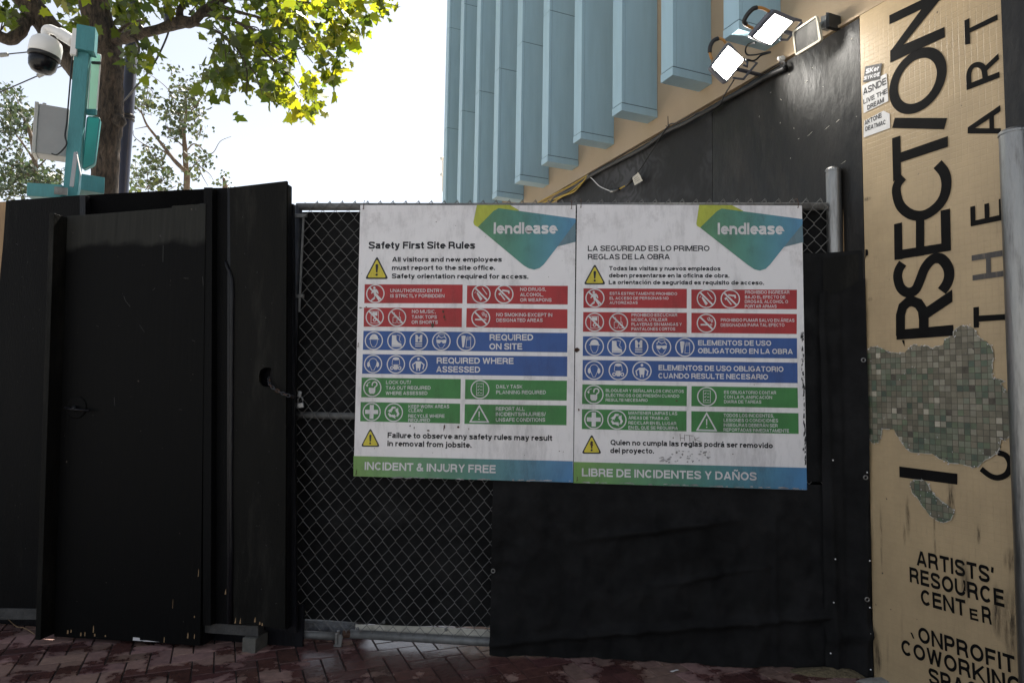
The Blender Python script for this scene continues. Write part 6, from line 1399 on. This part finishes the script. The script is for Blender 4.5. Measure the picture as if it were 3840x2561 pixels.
limb(tr, [pm(740, 640), pm(610, 560, 8.05), pm(500, 420, 8.1), pm(400, 270, 8.1), pm(280, 110, 8.05), pm(160, -20, 8), pm(20, -180, 8), pm(-150, -380, 8)], [70 * ppm, 75 * ppm, 82 * ppm, 88 * ppm, 86 * ppm, 80 * ppm, 66 * ppm, 50 * ppm])
limb(tr, [pm(250, 120, 8.0), pm(180, 170, 7.9), pm(140, 240, 7.8), pm(80, 290, 7.75), pm(0, 270, 7.7), pm(-90, 200, 7.7), pm(-200, 60, 7.7)], [52 * ppm, 44 * ppm, 46 * ppm, 44 * ppm, 40 * ppm, 34 * ppm, 20 * ppm])
limb(tr, [pm(800, 300), pm(890, 290, 7.9), pm(1010, 260, 7.8), pm(1180, 215, 7.7), pm(1330, 165, 7.6), pm(1420, 160, 7.55), pm(1500, 80, 7.5), pm(1590, 30, 7.5), pm(1680, -20, 7.5), pm(1900, -140, 7.5), pm(2150, -240, 7.4)], [50 * ppm, 40 * ppm, 38 * ppm, 34 * ppm, 44 * ppm, 36 * ppm, 30 * ppm, 30 * ppm, 28 * ppm, 20 * ppm, 8 * ppm])
limb(tr, [pm(1335, 175, 7.6), pm(1320, 90, 7.6), pm(1345, 20, 7.65), pm(1330, -90, 7.7)], [40 * ppm, 24 * ppm, 20 * ppm, 10 * ppm])
limb(tr, [pm(690, 0), pm(800, -150, 8.3), pm(1000, -400, 8.6), pm(1300, -620, 8.8)], [70 * ppm, 60 * ppm, 40 * ppm, 15 * ppm])
build('trunk', tr, M['bark'], bt, smooth=True)
rt = random.Random(21)
TW = [[(1420, 180, 7.55), (1500, 195, 7.5), (1570, 225, 7.45), (1640, 260, 7.4), (1720, 330, 7.35), (1790, 430, 7.3)], [(1500, 110, 7.5), (1600, 120, 7.45), (1700, 150, 7.4), (1800, 200, 7.35), (1870, 300, 7.3), (1960, 400, 7.25), (2080, 520, 7.2), (2100, 640, 7.2)],
      [(1600, 40, 7.5), (1750, 90, 7.4), (1900, 130, 7.3), (2050, 180, 7.3), (2160, 300, 7.2)], [(1680, -20, 7.5), (1900, 0, 7.4), (2100, 20, 7.3), (2300, 30, 7.2), (2520, 120, 7.1), (2540, 200, 7.1)],
      [(1540, 150, 7.5), (1600, 220, 7.45), (1660, 250, 7.4)], [(1390, 110, 7.55), (1430, 60, 7.6), (1500, -20, 7.6)], [(1370, 150, 7.6), (1290, 60, 7.7), (1250, 20, 7.7)], [(1310, 120, 7.6), (1300, 30, 7.7), (1270, -40, 7.7)],
      [(880, 230, 8), (930, 190, 7.9), (1000, 160, 7.9), (1080, 165, 7.9)], [(900, 260, 8), (1000, 300, 7.7), (1020, 380, 7.6), (960, 450, 7.5)], [(2120, 380, 7.2), (2230, 350, 7.1), (2340, 300, 7.1)], [(2450, -60, 7.1), (2470, 40, 7.1), (2520, 120, 7.1), (2510, 200, 7.1)],
      [(0, 250, 7.7), (20, 150, 7.6), (40, 0, 7.6)], [(10, 220, 7.7), (70, 140, 7.6), (120, 110, 7.5)]]
for k_ in range(26):
    x0, y0 = rt.choice([(1640, 260), (1720, 330), (1800, 200), (1870, 300), (1960, 400), (2050, 180), (2080, 520), (2160, 300), (2300, 30), (1900, 130), (2100, 20), (1790, 430)]); Y0 = rt.uniform(7.1, 7.5)
    a_ = rt.uniform(.15, 1.5); l_ = rt.uniform(120, 300); TW.append([(x0, y0, Y0), (x0 + l_ * .5 * cos(a_) + rt.gauss(0, 18), y0 + l_ * .5 * sin(a_) + rt.gauss(0, 18), Y0 - .05), (x0 + l_ * cos(a_), y0 + l_ * sin(a_) * 1.05, Y0 - .1)])
for p in TW:
    tw = MB(); limb(tw, [pm(*q) for q in p], [16 * ppm, 11 * ppm, 7 * ppm, 4 * ppm] if len(p) > 3 else [6 * ppm, 4 * ppm, 2.5 * ppm], rough=0); build('twig', tw, M['bark'], bt, smooth=True)
lv = MB(); rl = random.Random(77)
REG = [   # polygons in the photograph (upper-left crop), number of clusters, depth range
 ([(1560, 300), (1660, 260), (1580, 80), (1700, -60), (1960, -60), (2100, 100), (2200, 330), (2140, 430), (2260, 520), (2400, 560), (2330, 640), (2420, 700), (2360, 790), (2230, 900), (2060, 860), (1990, 790), (1990, 700), (1900, 660), (1830, 640), (1760, 700), (1640, 735), (1520, 600), (1580, 480), (1660, 420)], 128, 6.9, 7.9),
 ([(1960, -60), (2900, -60), (2830, 60), (2760, 200), (2620, 200), (2560, 330), (2470, 300), (2420, 380), (2300, 380), (2160, 250), (2080, 60)], 78, 6.6, 7.6),
 ([(2300, 560), (2480, 420), (2500, 560), (2400, 570)], 10, 6.9, 7.4), ([(780, -60), (1240, -60), (1180, 60), (1060, 130), (920, 190), (840, 150)], 22, 7.2, 8.4), ([(380, -60), (620, -60), (580, 60), (600, 200), (560, 250), (480, 130)], 20, 8.2, 9.0),
 ([(0, 30), (150, 30), (160, 130), (80, 180), (0, 160)], 12, 7.2, 8.0), ([(1240, -60), (1600, -60), (1560, 60), (1450, 50), (1330, 40)], 12, 7.2, 8.0), ([(590, 170), (650, 170), (650, 215), (590, 220)], 2, 7.6, 7.8),
 ([(950, 330), (1060, 300), (1160, 330), (1100, 440), (1110, 520), (1010, 540), (940, 470)], 9, 7.4, 7.8), ([(1560, 260), (1620, 260), (1630, 370), (1600, 350)], 2, 7.3, 7.5)]
for P, n, y0, y1 in REG:
    bx = min(p[0] for p in P), max(p[0] for p in P); by = min(p[1] for p in P), max(p[1] for p in P); k = 0
    while k < n:
        x, y = rl.uniform(*bx), rl.uniform(*by)
        if not inpoly(x, y, P): continue
        k += 1; Y = rl.uniform(y0, y1); c = pm(x, y, Y)
        fy = .06 if x < 1500 else min(.72, .10 + max(0, x - 1850 + (y - 300) * .12) / 620)  # yellow share grows to the right: sunlight painted into the leaves
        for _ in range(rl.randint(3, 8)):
            leaf(lv, rl, c + Vector((rl.gauss(0, .07), rl.gauss(0, .10), rl.gauss(0, .06))), rl.choice((.06, .07, .09, .10, .12, .14, .16)), LEAF, .5, SUN_YELLOW if rl.random() < fy else SHADE_GREEN)
for k_ in range(420):   # the crown goes on, with added unseen clusters, above the photograph
    if k_ % 3:
        c = Vector((rl.uniform(-8, -3.0), rl.uniform(9, 13), 0)); c.z = 1.55 + c.y * .62 + rl.uniform(0, 3.2)  # unseen far clusters added to keep the sun off the left leaves
    else:
        x, y = rl.uniform(-900, 1500), rl.uniform(-1500, -80); c = pm(x, y, rl.uniform(6.8, 9))
    for _ in range(10): leaf(lv, rl, c + Vector((rl.gauss(0, .14), rl.gauss(0, .16), rl.gauss(0, .12))), rl.uniform(.1, .19), LEAF)
sd = Vector((sin(SUN_AZ) * cos(SUN_EL), cos(SUN_AZ) * cos(SUN_EL), sin(SUN_EL)))
for _ in range(800):   # unseen leaf clusters added towards the sun to keep the left boughs in shade
    c = pm(rl.uniform(-250, 1830), rl.uniform(-260, 640), rl.uniform(6.9, 8.2)); c = c + sd * ((rl.uniform(10.2, 12.6) - c.y) / sd.y)
    for _ in range(10): leaf(lv, rl, c + Vector((rl.gauss(0, .2), rl.gauss(0, .2), rl.gauss(0, .16))), rl.uniform(.15, .24), LEAF_S, .5, SHADE_GREEN)
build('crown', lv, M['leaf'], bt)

def far_tree(label, Y, trunk, limbs, blobs, seed, size=.10, tint=(1, 1, 1), dens=1.0):
    base = at(*C1(*trunk[0]), Y); t = thing('tree', label, 'tree', (base.x, Y, 0)); k = .5102 / 2560 * Y; r = random.Random(seed)
    mb = MB(); limb(mb, [Vector((base.x, Y, -.1)), Vector((base.x, Y, base.z * .5))] + [at(*C1(*p), Y) for p in trunk], [26 * k, 24 * k, 21 * k, 17 * k, 10 * k, 4 * k], rough=.04)
    for L_, w_ in limbs: limb(mb, [at(*C1(x, y), Y + r.uniform(-.2, .2)) for x, y in L_], [w_ * k, w_ * .6 * k, max(.004, w_ * .2 * k)], k=5, rough=0)
    lv = MB()
    for x, y, rx, ry, n in blobs:
        for _ in range(int(n * dens)):
            a, q = r.uniform(0, 2 * pi), r.random() ** .5; X, Z = x + rx * q * cos(a), y + ry * q * sin(a); c = at(*C1(X, Z), Y + r.uniform(-.8, .8))
            mb_ = r.choice((1, 2, 2, 3))
            for _ in range(mb_): leaf(lv, r, c + Vector((r.gauss(0, .09), r.gauss(0, .1), r.gauss(0, .08))), size * r.uniform(.6, 1.35), LEAF_S, .6, tint)
        for _ in range(max(1, n // 9)):   # fine twigs running into the clump
            a = r.uniform(0, 2 * pi); s0 = at(*C1(x + rx * .9 * cos(a), y + ry * .9 * sin(a)), Y); s1 = at(*C1(x + r.uniform(-.4, .4) * rx, y + ry * r.uniform(.5, 1.3)), Y)
            mb.tube(catmull([s0, s0.lerp(s1, .5) + Vector((r.gauss(0, .06), 0, r.gauss(0, .05))), s1], 3), .007, 5)
    build('trunk', mb, M['bark_pale'], t, smooth=True); build('crown', lv, M['leaf_far'], t)
M['bark_pale'] = pmat('pale limb bark', (.16, .12, .09), .9, .4, 9, .4, 40)
far_tree('slender street tree with open twiggy crown right of the dark blue pole', 14.0, [(1372, 1400), (1368, 1250), (1360, 1100), (1352, 960), (1370, 800), (1350, 650)],
  [([(1365, 1260), (1290, 1190), (1220, 1100), (1150, 1010), (1080, 920), (1040, 830), (1000, 790)], 17), ([(1360, 1090), (1290, 1030), (1180, 995)], 7), ([(1310, 1215), (1200, 1110), (1090, 1080), (990, 1010), (980, 960)], 7), ([(1380, 1100), (1420, 1060), (1470, 1080), (1520, 1130), (1570, 1120), (1620, 1040), (1700, 1005)], 6),
   ([(1370, 1300), (1440, 1210), (1490, 1300), (1530, 1370)], 6), ([(1250, 1230), (1120, 1240), (1030, 1300)], 6), ([(1360, 900), (1300, 820), (1250, 680), (1160, 590), (1050, 520)], 5), ([(1370, 860), (1440, 780), (1500, 690), (1540, 560)], 5), ([(1090, 930), (1040, 940), (990, 950)], 5), ([(1460, 1220), (1540, 1280), (1570, 1330)], 4)],
  [(1290, 780, 95, 80, 55), (1390, 720, 100, 90, 60), (1300, 900, 80, 100, 70), (1400, 850, 90, 90, 60), (1340, 650, 70, 50, 26), (1275, 510, 50, 40, 14), (1440, 590, 50, 50, 20), (1050, 690, 60, 80, 36), (1030, 760, 50, 50, 24), (1110, 730, 60, 40, 14), (1090, 820, 90, 40, 12), (1420, 960, 70, 50, 22), (1290, 990, 70, 40, 14), (1110, 1090, 70, 60, 30), (1120, 1180, 90, 60, 44), (1210, 1290, 70, 70, 40), (1060, 1310, 110, 70, 40), (1180, 1370, 110, 40, 40), (1470, 1150, 70, 50, 34), (1500, 1200, 40, 40, 12), (1430, 1290, 40, 40, 12), (1350, 1310, 60, 60, 8), (1470, 960, 30, 60, 10)], 31)
far_tree('thin leafed street tree at the left edge behind the junction box', 15.0, [(262, 1500), (258, 1300), (250, 1120), (215, 960), (170, 860), (60, 780)],
  [([(258, 1250), (330, 1180), (400, 1100)], 8), ([(250, 1180), (170, 1060), (90, 960), (20, 900)], 9), ([(255, 1320), (150, 1240), (60, 1180)], 8), ([(230, 1000), (250, 880), (280, 800)], 5), ([(170, 860), (120, 720), (60, 640)], 5)],
  [(30, 650, 60, 40, 22), (100, 690, 80, 30, 14), (60, 780, 80, 60, 44), (130, 860, 90, 60, 40), (210, 850, 60, 50, 30), (40, 900, 60, 70, 34), (90, 960, 80, 70, 34), (180, 960, 60, 50, 14), (40, 1040, 70, 60, 26), (150, 1080, 60, 40, 16), (90, 1180, 90, 60, 40), (190, 1220, 80, 60, 44), (260, 1280, 90, 60, 60), (120, 1290, 110, 60, 60), (360, 1310, 90, 60, 60), (60, 1390, 100, 60, 60), (200, 1390, 100, 50, 60), (330, 1390, 90, 50, 50), (440, 1290, 30, 60, 14), (10, 1280, 50, 60, 26)], 32, .10, (.8, .85, .95), 1.4)
far_tree('low leafy tree between the big trunk and the dark blue pole', 17.0, [(850, 1500), (850, 1420), (845, 1340), (850, 1280), (845, 1240), (850, 1200)], [([(850, 1330), (900, 1280), (960, 1260)], 6)],
  [(840, 1330, 50, 80, 50), (840, 1250, 40, 40, 16), (900, 1380, 60, 40, 26), (1000, 1370, 60, 50, 30), (1000, 1250, 50, 60, 16)], 33, .12, (1.1, 1.15, .8))
far_tree('tip of a far small tree showing just above the black hoarding', 15.5, [(1652, 1480), (1655, 1420), (1655, 1380), (1650, 1340), (1645, 1310), (1640, 1290)], [([(1655, 1400), (1680, 1360), (1690, 1345)], 3)], [(1640, 1300, 22, 18, 7), (1665, 1340, 28, 22, 8), (1640, 1360, 20, 20, 4)], 34, .09)

# ------------------------------------------------------------------ litter on the bricks
p = ground_pt(1900 + .5955 * 1058, 1661 + .5955 * 1437, .003); mb = MB()
pts = catmull([Vector((x, y, 0)) for x, y in ((-.024, .002), (-.01, .010), (.012, .007), (.024, .0), (.006, -.004), (-.012, -.008))], 4, True)
mb.poly([p + q + Vector((0, 0, .004 + .004 * sin(q.x * 90))) for q in pts]); tag(build('paper_scrap', mb, M['sticker'], None), 'white curled scrap of paper on the bricks below the black fabric', 'litter')
mb = MB(); mb.tube(catmull([ground_pt(*A6(35, 1162), .05), ground_pt(*A6(100, 1220), .02), ground_pt(*A6(150, 1230), .015), ground_pt(*A6(212, 1268), .006)], 4), .0022, 5); tag(build('straw', mb, M['bare_wood'], None), 'bent pale straw on the bricks at the far left', 'litter')
mb = MB(); mb.tube(catmull([ground_pt(*A6(375, 1320), .004), ground_pt(*A6(430, 1305), .012), ground_pt(*A6(470, 1285), .006)], 4), .0018, 5); tag(build('twig', mb, M['rust'], None), 'small brown twig on the bricks at the foot of the door', 'litter')
